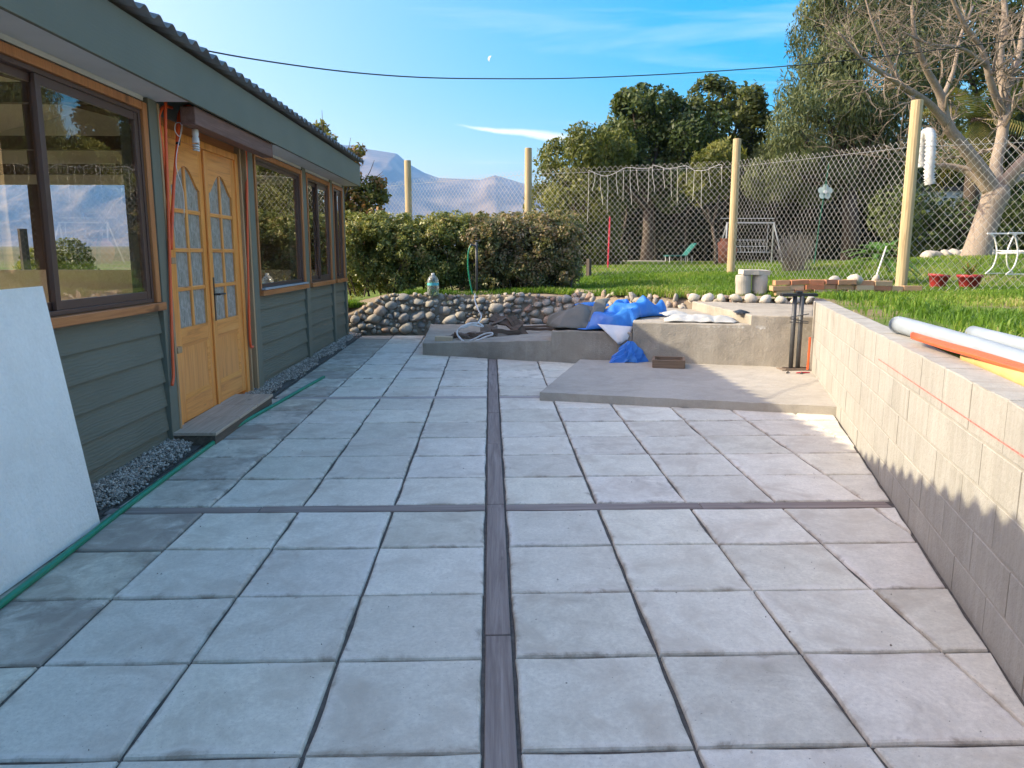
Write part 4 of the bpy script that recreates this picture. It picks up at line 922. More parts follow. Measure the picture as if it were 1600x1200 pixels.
p = aty(62,372,17.5); tree('garden_shrub', 'yellow-flecked shrub seen through the house window', (p.x,17.5,.0), [(p.x+dx,17.5+dy,z_,r_) for dx,dy,z_,r_ in ((0,0,.9,.5),(.5,.2,1.1,.5),(-.3,.1,.6,.5),(.3,-.2,.5,.5),(.8,0,.7,.45))], 5000, .10, M['lv_yellow'], tr=.05, cat='shrub', seed=77)
tag(MB().tube([(0,0,-.2),(0,0,1.75)], .09, 8).build('wooden_stake', M['darkbark'], loc=(aty(36,372,16.5).x,16.5,0)), 'thick dark stake seen through the house window', 'stake')
# trees beyond the fence
G = 'trees beyond the fence'
def low(lst): return lst
tree('rounded_tree', 'rounded yellow-green tree at the left end of the tree line', base_at(900,22.5), pb([(878,265,46),(858,330,42),(915,240,44),(900,312,52),(935,345,46),(868,392,40),(930,290,48),(905,380,44),(955,235,36),(845,370,28),(940,400,36)],22.5,.7,2), 30000, .13, M['lv_yellow'], group=G, seed=21, asp=.4, shell=.6, up=.1, droop=.5, clump=16)
tree('dark_tree', 'dense dark green tree in the middle of the tree line', base_at(1010,26.5), pb([(990,178,42),(1040,195,50),(965,225,42),(1010,250,60),(1060,245,52),(1092,205,46),(1035,160,26),(985,285,44),(950,265,34),(1050,290,40),(1005,150,18)],26.5,1.,3), 34000, .15, M['lv_dark'], group=G, seed=22, asp=.5, shell=.62, up=.3, clump=12, tr=.22)
tree('airy_tree', 'airy olive green tree with sky showing through its top', base_at(1140,28), pb([(1112,160,36),(1160,162,34),(1140,200,44),(1182,195,30),(1085,180,28),(1165,245,46),(1112,255,40),(1190,240,30),(1130,145,22),(1200,290,40)],28,1.,4), 19000, .16, M['lv_olive'], group=G, seed=23, asp=.5, shell=.5, clump=9, tr=.2)
tree('spray_tree', 'low yellowish branch sprays hanging behind the fence', base_at(1120,21), pb([(1108,262,36),(1090,300,26),(1132,245,30),(1120,292,24),(1075,285,18)],21,.4,5), 6500, .13, M['lv_yellow'], group=G, seed=24, asp=.35, shell=.5, droop=.6, clump=8, tr=.06)
tree('drooping_tree', 'tall grey-green drooping evergreen right of the open sky', base_at(1330,25), pb([(1292,62,56,1,1.3),(1335,28,70,1,1.2),(1272,150,52,1,1.3),(1330,135,74,1,1.2),(1250,205,52,1,1.1),(1228,245,46,1,1.1),(1300,225,66,1,1.1),(1355,225,64,1,1.1),(1400,110,84,1,1.2),(1425,190,66,1,1.1),(1205,275,44),(1385,285,50),(1450,60,80),(1360,-40,80),(1275,280,40),(1290,10,40)],25,1.2,6), 76000, .17, M['lv_pepper'], group=G, seed=25, asp=.22, shell=.6, up=.0, droop=1.3, clump=22, tr=.3)
tree('shade_tree', 'dark broad tree behind the leafless tree', base_at(1560,29), pb([(1480,40,90),(1560,20,100),(1640,60,110),(1500,160,80),(1590,170,90),(1450,240,60),(1540,260,70),(1630,280,80),(1700,170,110)],29,1.4,7), 30000, .2, M['lv_dark'], group=G, seed=26, asp=.45, shell=.5, clump=12, tr=.3)
# dense dark understory hedge closing the garden
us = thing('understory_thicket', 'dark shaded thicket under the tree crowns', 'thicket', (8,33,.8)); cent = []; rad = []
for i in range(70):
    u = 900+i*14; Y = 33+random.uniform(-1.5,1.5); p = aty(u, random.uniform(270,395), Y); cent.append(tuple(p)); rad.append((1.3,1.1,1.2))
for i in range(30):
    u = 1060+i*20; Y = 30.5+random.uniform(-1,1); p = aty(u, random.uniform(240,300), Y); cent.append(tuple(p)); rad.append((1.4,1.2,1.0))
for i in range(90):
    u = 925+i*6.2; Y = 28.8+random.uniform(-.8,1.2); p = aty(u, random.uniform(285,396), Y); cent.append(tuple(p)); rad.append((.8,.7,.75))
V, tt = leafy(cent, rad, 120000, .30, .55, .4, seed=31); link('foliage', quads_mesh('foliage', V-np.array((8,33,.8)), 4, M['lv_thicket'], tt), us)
for i in range(16):
    u = 935+i*23+random.uniform(-6,6); Y = 27.3+random.uniform(-.8,.8); b = Vector(base_at(u, Y)); q = b+Vector((random.uniform(-.5,.5),random.uniform(-.3,.3),random.uniform(2.4,3.4)))
    MB().tube([b-Vector((8,33,.8)),(b+q)/2+Vector((random.uniform(-.2,.2),0,0))-Vector((8,33,.8)),q-Vector((8,33,.8))], [random.uniform(.04,.08),.045,.035], 6).build('trunk', M['darkbark'], us, smooth=True)
# leafless tree
def bare_tree():
    B = Vector((aty(1525,404,16.).x, 16., 1.12)); t = thing('bare_tree', 'leafless tree with pale grey forked trunk and twiggy crown', 'tree', B); g = random.Random(5)
    def P(u, v, dy=0): return aty(u, v, 16.+dy)
    def sh(pts, rs, nm, n=10):
        sp = spline([p-B for p in pts], 5); m = len(sp); rr = np.interp(np.linspace(0,1,m), np.linspace(0,1,len(rs)), rs)
        o = MB().tube(sp, list(rr), n).build(nm, M['treebark'], t, smooth=True); return [p+B for p in sp], rr
    sh([P(1520,412),P(1527,392),P(1536,362),P(1546,332),P(1556,305),P(1560,290)], [.31,.275,.245,.235,.26,.20], 'trunk', 14)
    limbs = []
    for pts, rs in [
        ([P(1556,305),P(1536,270,-.1),P(1508,232,-.2),P(1480,195,-.3),P(1470,150,-.4),P(1446,105,-.6),P(1430,60,-.8),P(1425,10,-.9)], [.17,.14,.12,.105,.08,.06,.045,.03]),
        ([P(1482,198,-.3),P(1455,165,-.5),P(1420,140,-.8),P(1380,115,-1.1),P(1345,90,-1.4),P(1310,50,-1.6)], [.085,.07,.055,.045,.03,.018]),
        ([P(1545,300),P(1520,272,.1),P(1495,262,.2),P(1460,258,.2),P(1425,250,.0),P(1385,228,-.2)], [.11,.085,.07,.055,.04,.02]),
        ([P(1560,300),P(1556,260,.2),P(1566,210,.3),P(1570,150,.5),P(1562,90,.6),P(1570,30,.7),P(1566,-30,.8)], [.15,.125,.115,.10,.085,.065,.045]),
        ([P(1568,180,.4),P(1548,130,.1),P(1535,80,0),P(1505,35,-.2),P(1480,-20,-.4)], [.085,.07,.055,.045,.03]),
        ([P(1570,150,.5),P(1590,95,.8),P(1600,40,1.),P(1612,-20,1.2)], [.08,.07,.06,.04]),
        ([P(1562,295),P(1590,262,-.2),P(1625,225,-.3),P(1665,170,-.5),P(1700,110,-.6)], [.15,.125,.11,.085,.06]),
        ([P(1566,290),P(1600,275,.5),P(1650,262,.8),P(1700,240,1.)], [.10,.085,.07,.05]),
        ([P(1470,160,-.4),P(1490,110,-.2),P(1500,60,0),P(1520,10,.2)], [.05,.042,.034,.024]),
        ([P(1540,100,0),P(1500,75,-.4),P(1455,70,-.7),P(1410,50,-1.)], [.045,.035,.028,.016]),
        ([P(1410,135,-.8),P(1390,95,-.9),P(1365,40,-1.),P(1350,-10,-1.)], [.035,.028,.02,.012])]:
        limbs.append(sh(pts, rs, 'limb', 8))
    tw = MB(); cnt = 0
    def twig(p, d, L, r, lev):
        nonlocal cnt; cnt += 1
        pts = [p]; n = 5
        for i in range(n):
            d = (d+Vector((g.gauss(0,.22),g.gauss(0,.22),g.gauss(0,.18)+(.06 if lev < 2 else -.05)))).normalized(); pts.append(pts[-1]+d*L/n)
        tw.tube([q-B for q in pts], [r*(1-.15*i) for i in range(n+1)], 4 if lev < 2 else 3, False)
        if lev < 2:
            for k in range(5 if lev == 0 else 4):
                i = g.randrange(1, n+1); nd = (d+Vector((g.gauss(0,.7),g.gauss(0,.6),g.gauss(.05,.6)))).normalized(); twig(pts[i], nd, L*g.uniform(.4,.75), r*.5, lev+1)
    for li, (sp, rr) in enumerate(limbs):
        k = (10,17,9,9,9,5,5,3,8,10,9)[li]
        for _ in range(k):
            i = g.randrange(max(1,len(sp)//4), len(sp)); ax = (sp[i]-sp[i-1]).normalized()
            d = (ax*.6+Vector((g.gauss(-.15,.6),g.gauss(0,.5),g.gauss(.25,.5)))).normalized(); twig(sp[i], d, g.uniform(.5,1.25), max(.009, rr[i]*.38), 0)
    o = tw.build('twigs', M['twig'], t); o['kind'] = 'stuff'
bare_tree()
# palm behind
def palm(u, v, Y, label, n, Lf, seed):
    g = random.Random(seed); c = aty(u, v, Y); bx, by = c.x, Y; t = thing('palm_tree', label, 'tree', (bx,by,gz(bx,by))); B = Vector(t.location)
    MB().tube([Vector((0,0,-.2)), (c-B)*.5, c-B], [.24,.2,.2], 10).build('trunk', M['darkbark'], t, smooth=True)
    for i in range(n):
        a = g.uniform(0,6.28); el = g.uniform(-.9,1.0); d = Vector((math.cos(a)*math.cos(el),math.sin(a)*math.cos(el),math.sin(el))); pts = [c+d*(Lf*k/7)+Vector((0,0,-.55*Lf*(k/7)**2*.7)) for k in range(8)]
        F = []
        for k in range(7):
            ax = (pts[k+1]-pts[k]).normalized(); sd = ax.cross(Vector((0,0,1))).normalized()
            for j in range(4):
                b = pts[k].lerp(pts[k+1], j/4)
                for s in (-1,1):
                    ln = Lf*.26*(1-abs(k/7-.4)); tip = b+(sd*s*.8+ax*.55+Vector((0,0,-.35))).normalized()*ln; w_ = ax*.022
                    F.append([b-w_, b+w_, tip+w_*.2, tip-w_*.2])
        V = np.array([[tuple(q-B) for q in f] for f in F]); link('frond', quads_mesh('frond', V, 4, M['lv_palm'], np.clip(np.full(len(F), g.random())+rng.normal(0,.1,len(F)),0,1)), t)
palm(1530,185,21,'palm with drooping yellowish fronds behind the leafless tree',26,1.9,3)
# cycad, dry bush, potted plant
def rosette(name, label, base, n, L, mat, seed, up=(.25,1.1), w=.02, cat='plant', curve=.5):
    g = random.Random(seed); t = thing(name, label, cat, base); B = Vector(base)
    for i in range(n):
        a = 6.28*i/n+g.uniform(-.25,.25); el = g.uniform(*up); d = Vector((math.cos(a)*math.cos(el),math.sin(a)*math.cos(el),math.sin(el))); l = L*g.uniform(.75,1.1)
        pts = [d*(l*k/6)+Vector((0,0,-curve*l*(k/6)**2)) for k in range(7)]; F = []
        for k in range(6):
            ax = (pts[k+1]-pts[k]).normalized(); sd = ax.cross(Vector((0,0,1))).normalized()
            if k:
                for j in range(3):
                    b = pts[k].lerp(pts[k+1], j/3)
                    for s in (-1,1):
                        tip = b+(sd*s*.9+ax*.5+Vector((0,0,.12))).normalized()*l*.2*(1.1-k/7); q = ax*w; F.append([b-q,b+q,tip+q*.3,tip-q*.3])
            q = sd*.012; F.append([pts[k]-q,pts[k]+q,pts[k+1]+q,pts[k+1]-q])
        link('frond', quads_mesh('frond', np.array([[tuple(x) for x in f] for f in F]), 4, mat, np.clip(rng.normal(.5,.2,len(F)),0,1)), t)
    return t
p = aty(1375,395,13.2); rosette('cycad', 'bright green cycad with feathery fronds behind the fence', (p.x,13.2,gz(p.x,13.2)+.42), 26, .80, M['lv_bright'], 4, (.0,1.2), .022)
p = Vector(base_at(1243,15.6)); t = thing('dry_bush', 'leafless greyish dry bush behind the brick wall', 'bush', p); F = []
g = random.Random(9)
for i in range(230):
    b = Vector((g.gauss(0,.10),g.gauss(0,.1),0)); d = Vector((g.gauss(0,.36),g.gauss(0,.36),1)).normalized(); l = g.uniform(.35,.85); m_ = b+d*l*.5; tip = b+d*l+Vector((g.gauss(0,.06),0,0)); q = Vector((.006,.003,0)); F += [[b-q,b+q,m_+q,m_-q],[m_-q,m_+q,tip+q*.5,tip-q*.5]]
    for _ in range(2): s = m_.lerp(tip, g.random()); e = s+Vector((g.gauss(0,.08),g.gauss(0,.08),g.uniform(.03,.14))); F.append([s-q*.7,s+q*.7,e+q*.5,e-q*.5])
o = link('stems', quads_mesh('stems', np.array([[tuple(x) for x in f] for f in F]), 4, M['lv_dry'], rng.random(len(F))), t); o['kind'] = 'stuff'

# ------------------------------------------------------------------ grass
def grass():
    P = []; S = []
    def put(n, x0, x1, y0, y1, l0, l1, keep=None):
        x = rng.uniform(x0,x1,n); y = rng.uniform(y0,y1,n); q = np.c_[x,y]; k = ~inside(q, PIT)
        bdist, _ = closest(q, PIT)
        if keep is not None: k &= keep(x, y, bdist)
        n_ = np.array([mnoise.noise((a*.9,b*.9,3.)) for a,b in q])
        bare = ((n_ < -.22) & (y < 11)) | ((bdist < .42+.3*n_) & (y > 4.6) & (y < 8.6) & (x < 5)); k &= ~(bare & (rng.random(n) < .82))
        P.append(np.c_[x[k],y[k]]); S.append(rng.uniform(l0,l1,k.sum())*(1+.5*n_[k]))
    vis = lambda x, y, d: (x > wall_x(y)-.1) & (d > .05)
    put(80000, 1.6, 9.5, 1.2, 11.6, .035, .085, vis)
    put(9000, 1.9, 6, 2, 9, .07, .14, lambda x, y, d: vis(x,y,d) & (d < .9) & (d > .12))
    put(46000, .6, 7.5, 10.2, 17, .045, .10)
    put(16000, .8, 4.5, 10.5, 13.2, .06, .15, lambda x, y, d: d < .7)
    put(9000, -2.9, -1.6, 12.4, 13.2, .06, .16)
    put(3000, -1.6, 1.2, 12.6, 13.1, .05, .12)
    put(40000, 2., 16, 15, 27, .05, .09)
    put(26000, 5.5, 15, 11, 17, .05, .10)
    p = np.concatenate(P); s = np.concatenate(S); n = len(p); z = gh(p[:,0], p[:,1])
    a = rng.uniform(0,6.28,n); ln = rng.uniform(.1,.75,n); dx, dy = np.cos(a)*ln, np.sin(a)*ln; w = s*.055+.0012*np.maximum(1, p[:,1]/6)
    b = np.c_[p, z-.01]; t = np.c_[-np.sin(a), np.cos(a), np.zeros(n)]*w[:,None]
    mid = b+np.c_[dx*.35, dy*.35, np.full(n,.62)]*s[:,None]; tip = b+np.c_[dx, dy, 1-.35*ln]*s[:,None]
    V = np.concatenate([np.stack([b-t,b+t,mid+t*.75],1), np.stack([b-t,mid+t*.75,mid-t*.75],1), np.stack([mid-t*.75,mid+t*.75,tip],1)])
    patch = np.array([mnoise.noise((q[0]*.6,q[1]*.6,7.)) for q in p]); tt = np.clip(rng.normal(.44,.20,n)+patch*.62, 0, 1)
    return quads_mesh('grass', V, 3, M['grass'], np.tile(tt,3))
tag(link('grass', grass()), 'short green lawn grass behind the wall and around the fence', 'grass', kind='stuff')

# ------------------------------------------------------------------ things on the terrace
def ridged(x, y, sd, f):
    q = Vector((x*f, y*f, sd)); q += Vector((mnoise.noise(q+Vector((5,0,0))), mnoise.noise(q+Vector((0,9,0))), 0))*.6
    return 1-abs(mnoise.noise(q))*2.2
def heap(name, outline, hmax, seed, mat, parent, floor=None, f1=4.5, f2=11., pw=.42, fold=.55, nx=90, thick=.004, crs=.016, smooth=True):
    """crumpled sheet: a mound with creased folds whose hem follows the surface below"""
    pl = np.array(outline); x0, y0 = pl.min(0); x1, y1 = pl.max(0); dx = (x1-x0)/nx; ny = int((y1-y0)/dx)+1
    gx_, gy_ = np.meshgrid(np.linspace(x0,x1,nx+1), np.linspace(y0,y1,ny+1), indexing='ij'); Q = np.c_[gx_.ravel(), gy_.ravel()]
    ins = inside(Q, outline); bd, bq = closest(Q, outline); sn = ~ins & (bd < dx*.75); Q[sn] = bq[sn]; live = ins | sn; V = []
    R0 = min(x1-x0, y1-y0)*.5
    for i, (a, b) in enumerate(Q):
        e = min(1, bd[i]/R0) if ins[i] else 0.; fl = floor(a, b) if floor else 0.
        h = hmax*e**pw*(1-fold+fold*max(-.2, ridged(a,b,seed,f1)))+crs*min(1,e*5)*ridged(a*1.6,b*.7,seed+3,f2)+.012
        V.append((a+.02*mnoise.noise((a*9,b*9,seed)), b+.02*mnoise.noise((a*9,b*9,seed+8)), fl+h))
    idx = np.arange(len(Q)).reshape(nx+1, ny+1); F = np.c_[idx[:-1,:-1].ravel(), idx[1:,:-1].ravel(), idx[1:,1:].ravel(), idx[:-1,1:].ravel()]; F = F[live[F].all(1)]
    used = np.unique(F); mp_ = -np.ones(len(Q), int); mp_[used] = np.arange(len(used))
    me = bpy.data.meshes.new(name); me.from_pydata([V[k] for k in used], [], mp_[F].tolist()); me.materials.append(mat); me.polygons.foreach_set('use_smooth', [smooth]*len(F))
    if not smooth:      # long straight creases between scattered points
        g = random.Random(int(seed*10)); ol = []
        for a, b in zip(outline, list(outline[1:])+[outline[0]]): ol += [Vector(a), Vector(a).lerp(Vector(b), .5)]
        pts = []; tries = 0
        while len(pts) < nx and tries < 4000:
            tries += 1; q = Vector((g.uniform(x0,x1), g.uniform(y0,y1)))
            if inside(np.array([q[:]]), outline)[0] and closest(np.array([q[:]]), outline)[0][0] > .03 and all((q-r).length > .06 for r in pts): pts.append(q)
        n0 = len(ol); vs_, _, fs_, *_ = delaunay_2d_cdt(ol+pts, [(i,(i+1)%n0) for i in range(n0)], [list(range(n0))], 1, 1e-5); V = []
        for i, q in enumerate(vs_):
            e = min(1, closest(np.array([q[:]]), outline)[0][0]/R0) if i >= n0 else 0.; fl = floor(q.x, q.y) if floor else 0.
            V.append((q.x, q.y, fl+.006+hmax*e**pw*(1-fold*.5+fold*g.uniform(-.5,.5))+(g.uniform(0,crs) if i < n0 else 0)))
        me.clear_geometry(); me.from_pydata(V, [], [tuple(f) for f in fs_]); bmx = bmesh.new(); bmx.from_mesh(me)
        bmesh.ops.subdivide_edges(bmx, edges=bmx.edges[:], cuts=3, use_grid_fill=True, smooth=.30)
        for v in bmx.verts: v.co += Vector(mnoise.noise_vector(v.co*13))*.011+Vector(mnoise.noise_vector(v.co*31))*.004
        bmesh.ops.recalc_face_normals(bmx, faces=bmx.faces[:])
        for f in bmx.faces: f.smooth = True
        bmx.to_mesh(me); bmx.free()
    o = link(name, me, parent); sd_ = o.modifiers.new('solid','SOLIDIFY'); sd_.thickness = thick; return o
tp = thing('tarpaulin', 'crumpled bright blue and grey tarpaulin heaped on the concrete step', 'tarpaulin', (1.4,9.4,.41))
def stepfl(x, y):      # step C rises beside the heap
    X, Y = x+1.4, y+9.4; edge = 1.65+(Y-8.85)*.21
    k = max(0, min(1, (X-edge+.02)/.05)); return .125*k if Y > 8.87-(X-1.65)*.3 else (.0 if Y > 9.0-(X-1.2)*.45-.02 else -.0)
heap('grey_sheet', [(-.68,.05),(-.60,-.06),(-.42,-.14),(-.20,-.20),(.02,-.10),(.12,.1),(.05,.45),(-.2,.58),(-.55,.5),(-.70,.28)], .34, 2.2, M['tarpg'], tp, None, 3., 6., .33, .5, 20, crs=.012, smooth=False)
heap('blue_sheet', [(-.36,-.20),(-.14,-.28),(.06,-.36),(.20,-.40),(.33,-.30),(.44,-.10),(.58,.05),(.80,.10),(.84,.22),(.66,.26),(.55,.42),(.25,.55),(.0,.50),(-.08,.22),(-.16,.0)], .42, 7.7, M['tarpb'], tp, stepfl, 3.2, 6., .33, .46, 40, crs=.02, smooth=False)
heap('blue_crest', [(-.32,.30),(-.12,.22),(.10,.30),(.12,.5),(-.15,.6),(-.34,.48)], .10, 3.1, M['tarpb'], tp, lambda x, y: .22, 7., 15., .4, .5, 10, crs=.04, smooth=False)
heap('grey_fold', [(-.22,-.17),(-.10,-.20),(.02,.02),(.10,.20),(.0,.26),(-.10,.10)], .05, 5.1, M['tarpg'], tp, lambda x, y: .06+.26*max(0,min(1,(y+.2)/.30)), 7., 15., .4, .4, 7, crs=.02, smooth=False)
wc = MB(); n_ = 8
for i in range(n_+1):
    for j in range(n_+1):
        a, b_ = i/n_, j/n_; P_ = Vector((-.13,-.30,.075)).lerp(Vector((.27,-.42,.055)), a); Q_ = Vector((.10,-.485,-.15)).lerp(Vector((.20,-.49,-.09)), a); r_ = P_.lerp(Q_, b_); r_.y += -.03*math.sin(math.pi*b_)-.012*math.sin(a*9+b_*4); wc.v.append(tuple(r_))
wc.f = [(i*(n_+1)+j,(i+1)*(n_+1)+j,(i+1)*(n_+1)+j+1,i*(n_+1)+j+1) for i in range(n_) for j in range(n_)]
o = wc.build('white_corner', M['tarpw'], tp, smooth=True); o.modifiers.new('solid','SOLIDIFY').thickness = .005
# white sack
sk = thing('woven_sack', 'flat white woven sack lying on the concrete step', 'sack', (2.42,8.85,.54))
def skfl(x, y): X = x+2.42; return .10*max(0, min(1, (X-2.86)/.06))
heap('sack_body', [(-.42,-.02),(-.36,-.08),(-.12,-.13),(.12,-.20),(.32,-.26),(.40,-.20),(.44,.02),(.38,.16),(.10,.24),(-.16,.30),(-.34,.26),(-.40,.1)], .105, 21.3, M['sack'], sk, skfl, 3., 5., .42, .4, 26, crs=.006, smooth=False)
heap('loose_end', [(-.36,.10),(-.22,.16),(-.08,.20),(-.06,.36),(-.26,.42),(-.40,.32)], .06, 25.3, M['sack'], sk, lambda x, y: .05, 8., 16., .4, .5, 9, crs=.01, smooth=False)
heap('dark_liner', [(.36,-.18),(.44,-.22),(.54,-.12),(.50,.02),(.40,.06)], .05, 27.3, M['darkplastic'], sk, lambda x, y: .10, 8., 16., .4, .4, 6, crs=.01, smooth=False)
# wooden form box
cr = thing('wooden_box', 'small open wooden box on the concrete slab', 'box', (1.99,8.47,.075), -.22)
for s in (-1,1):
    MB().box(-.17,.17,-.0125,.0125,0,.088).build('side_board', M['crate'], cr, bevel=.002, loc=(0,s*.155,0)); MB().box(-.0125,.0125,-.142,.142,0,.088).build('end_board', M['crate'], cr, bevel=.002, loc=(s*.165,0,.0))
    for q in (-1,1): MB().box(-.012,.012,-.012,.012,.004,.092).build('corner_block', M['crate'], cr, loc=(s*.14,q*.129,0))
MB().box(-.152,.152,-.142,.142,.002,.008).build('bottom', M['crate'], cr)
# blue rag against the riser
rg = thing('blue_rag', 'crumpled small blue plastic rag propped against the step', 'rag', (1.60,8.80,.078))
vs = []; fs = []; n = 22; m_ = 9
for j in range(m_):
    t = j/(m_-1); r = .125*(1-t)**.8+.03; 
    for k in range(n):
        a = 2*math.pi*k/n; rr = r*(1+.34*math.sin(a*4+j*.5)+.20*math.sin(a*9-j)+.25*math.sin(a*2+.7)*(1-t)); vs.append((rr*math.cos(a)*(1.0 if t > .1 else 1.1)+.02*t, rr*math.sin(a)*.42-.02+t*.03, .235*t**.9+.006*math.sin(a*3)))
fs = [(j*n+k,j*n+(k+1)%n,(j+1)*n+(k+1)%n,(j+1)*n+k) for j in range(m_-1) for k in range(n)]+[tuple((m_-1)*n+k for k in range(n))]
MB().add(vs, fs).build('rag_cloth', M['tarpb'], rg)
# steel support stand
st = thing('steel_stand', 'dark steel post stand with a flat top bar beside the block wall', 'stand', (3.30,8.20,.075))
for dx in (-.035,.03): MB().tube([(dx,0 if dx < 0 else -.03,.012),(dx,0 if dx < 0 else -.03,.80)], .024, 14).build('tube', M['steel'], st, smooth=True)
MB().box(-.19,.19,-.05,.03,.795,.825).build('top_bar', M['black'], st, bevel=.003); MB().box(-.03,.03,-.04,.02,.826,.85).build('top_cap', M['black'], st, bevel=.003)
for z, a in ((.55,.5),(.585,-.5),(.52,.2)): MB().tube([(-.10,-.06,z+a*.02),(.10,-.065,z-a*.05)], .006, 6).build('rod', M['steel'], st)
MB().box(-.16,.16,-.10,.09,.0,.010).build('base_plate', M['rust'], st, bevel=.002)
for k in (0,1): MB().box(-.12,.17,-.08+.1*k,-.06+.1*k,.0115,.022).build('base_strap', M['rust'], st)
# thin panel strip and orange conduit standing at the wall end
o = thing('conduit_offcut', 'short orange conduit and pale strip standing in the wall corner', 'conduit', (3.42,8.12,.075))
MB().tube([(0,.0,0),(.012,.02,.36)], .012, 8).build('orange_tube', M['orange'], o); MB().box(.02,.045,-.01,.0,0,.74).build('pale_strip', M['palestone'], o)
o = thing('pliers', 'small pliers with red handles lying on the slab', 'tool', (3.28,7.93,.082), .6)
MB().tube([(-.05,.03,0),(.0,.0,.004),(.09,-.035,0)], [.006,.009,.006], 6).build('handle', M['redpaint'], o); MB().tube([(-.05,-.02,0),(0,0,.004),(.05,.03,0)], [.006,.009,.004], 6).build('jaw', M['steel'], o)
tag(MB().tube([(0,0,.007),(.05,.09,.007)], .007, 6).build('steel_bolt', M['steel'], loc=(3.12,7.93,.076)), 'short steel bolt lying left of the pliers', 'bolt')
# scrap wood heap with white cord
def scrap(name, c, size, rot, mat, lab, cat):
    m_ = MB(); sx, sy, sz = [q/2 for q in size]; r_ = random.Random(str(c)); nx = 5; ring = []
    vs = []
    for i in range(nx+1):
        t = -1+2*i/nx; w_ = sy*r_.uniform(.7,1.1); bz = r_.uniform(-.012,.012); vs += [(t*sx+r_.uniform(-.01,.01),-w_,-sz+bz),(t*sx,w_*r_.uniform(.8,1.1),-sz+bz),(t*sx,w_*.95,sz+bz),(t*sx+r_.uniform(-.01,.01),-w_*.92,sz+bz)]
    fs = [(4*i+k,4*(i+1)+k,4*(i+1)+(k+1)%4,4*i+(k+1)%4) for i in range(nx) for k in range(4)]+[(3,2,1,0),tuple(4*nx+k for k in range(4))]
    return tag(m_.add(vs, fs).build(name, mat, loc=c, rot=rot), lab, cat, 'scrap wood heaped on the lowest step')
SC_ = [((.22,10.72,.36),(.46,.22,.022),(.5,.25,-.5),'bark','curled brown board on top of the scrap heap'),
 ((.05,10.74,.33),(.34,.20,.02),(-.35,-.35,.4),'scrap','brown board propped at the left of the heap top'),
 ((.38,10.62,.30),(.36,.15,.02),(.5,.75,-.7),'bark','brown board sliding down the right of the heap'),
 ((-.02,10.45,.26),(.24,.20,.018),(.95,.1,.2),'scrap','grey flat piece facing the camera on the heap'),
 ((.2,10.5,.24),(.4,.1,.06),(.0,.1,.3),'bark','dark offcut under the brown boards'),
 ((-.2,10.42,.22),(.3,.09,.05),(.1,-.1,-.6),'scrap','short split piece in the middle of the heap'),
 ((-.36,10.42,.20),(.26,.10,.05),(.2,.1,.5),'bark','dark split piece at the left of the heap'),
 ((-.3,10.28,.19),(.22,.08,.04),(0,.1,-.2),'scrap','small grey offcut at the front of the heap'),
 ((-.10,10.3,.2),(.2,.09,.05),(.2,0,1.0),'bark','small dark offcut at the front of the heap'),
 ((-.5,10.5,.19),(.24,.1,.03),(0,-.1,.9),'scrap','pale thin offcut at the far left of the heap'),
 ((.62,10.75,.25),(.62,.07,.035),(0,.0,-.08),'bark','long dark slat lying right of the heap'),
 ((.72,11.05,.25),(.75,.06,.03),(0,0,-.04),'bark','long thin dark slat lying behind the heap')]
for c, s, r_, mt, lab in SC_: scrap('wood_scrap', c, s, r_, M[mt], lab, 'scrap wood')
tag(MB().box(-.115,.115,-.055,.055,-.03,.03).build('brick', M['brick'], loc=(-.62,10.22,.185), rot=(0,.03,-.12), bevel=.004), 'single dark red brick at the left end of the scrap heap', 'brick')
cp = [aty(u,v,yy) for u,v,yy in ((742,459,12.3),(742,470,12.15),(747,484,11.9),(752,494,10.9),(745,506,10.4),(735,505,10.3),(722,510,10.25),(714,518,10.2),(718,528,10.1),(730,535,10.03),(745,532,10.0),(760,526,10.0),(769,523,9.98),(768,520,10.0),(756,522,10.05),(740,530,10.06),(726,534,10.1),(716,525,10.15))]
cp2 = [aty(u,v,yy) for u,v,yy in ((716,515,10.12),(724,510,10.1),(738,505,10.1),(748,505,10.1),(755,510,10.1),(746,509,10.1),(735,508,10.1),(722,513,10.1))]
cd_ = thing('extension_cord', 'white electrical cord looped over the scrap heap', 'cable', (0,10.2,.2)); CO = Vector((0,10.2,.2))
MB().tube(spline([p-CO for p in cp], 5), .011, 6).build('cord_run', M['whitewire'], cd_, smooth=True); MB().tube(spline([p-CO for p in cp2], 5), .011, 6).build('cord_loop', M['whitewire'], cd_, smooth=True)
# bottle on the stone wall
p = aty(677,462,12.55); bt = thing('water_bottle', 'large clear plastic bottle with teal label on the stone wall', 'bottle', (p.x,12.55,.61))
MB().lathe([(.02,.0),(.088,.004),(.092,.02),(.092,.20),(.092,.235),(.075,.285),(.04,.318),(.024,.325),(.024,.345)], (0,0,0), 18).build('bottle_body', M['bottle'], bt, smooth=True)
MB().lathe([(.0935,.165),(.0935,.205)], (0,0,0), 18, False, False).build('label_band', M['label'], bt, smooth=True); MB().lathe([(.027,.33),(.027,.355),(.02,.358)], (0,0,0), 14).build('cap', M['whitewire'], bt)
MB().lathe([(.088,.008),(.089,.10),(.0,.101)], (0,0,0), 16, True, False).build('water', m_glass('bottle_water', (.62,.74,.55)), bt, smooth=True)
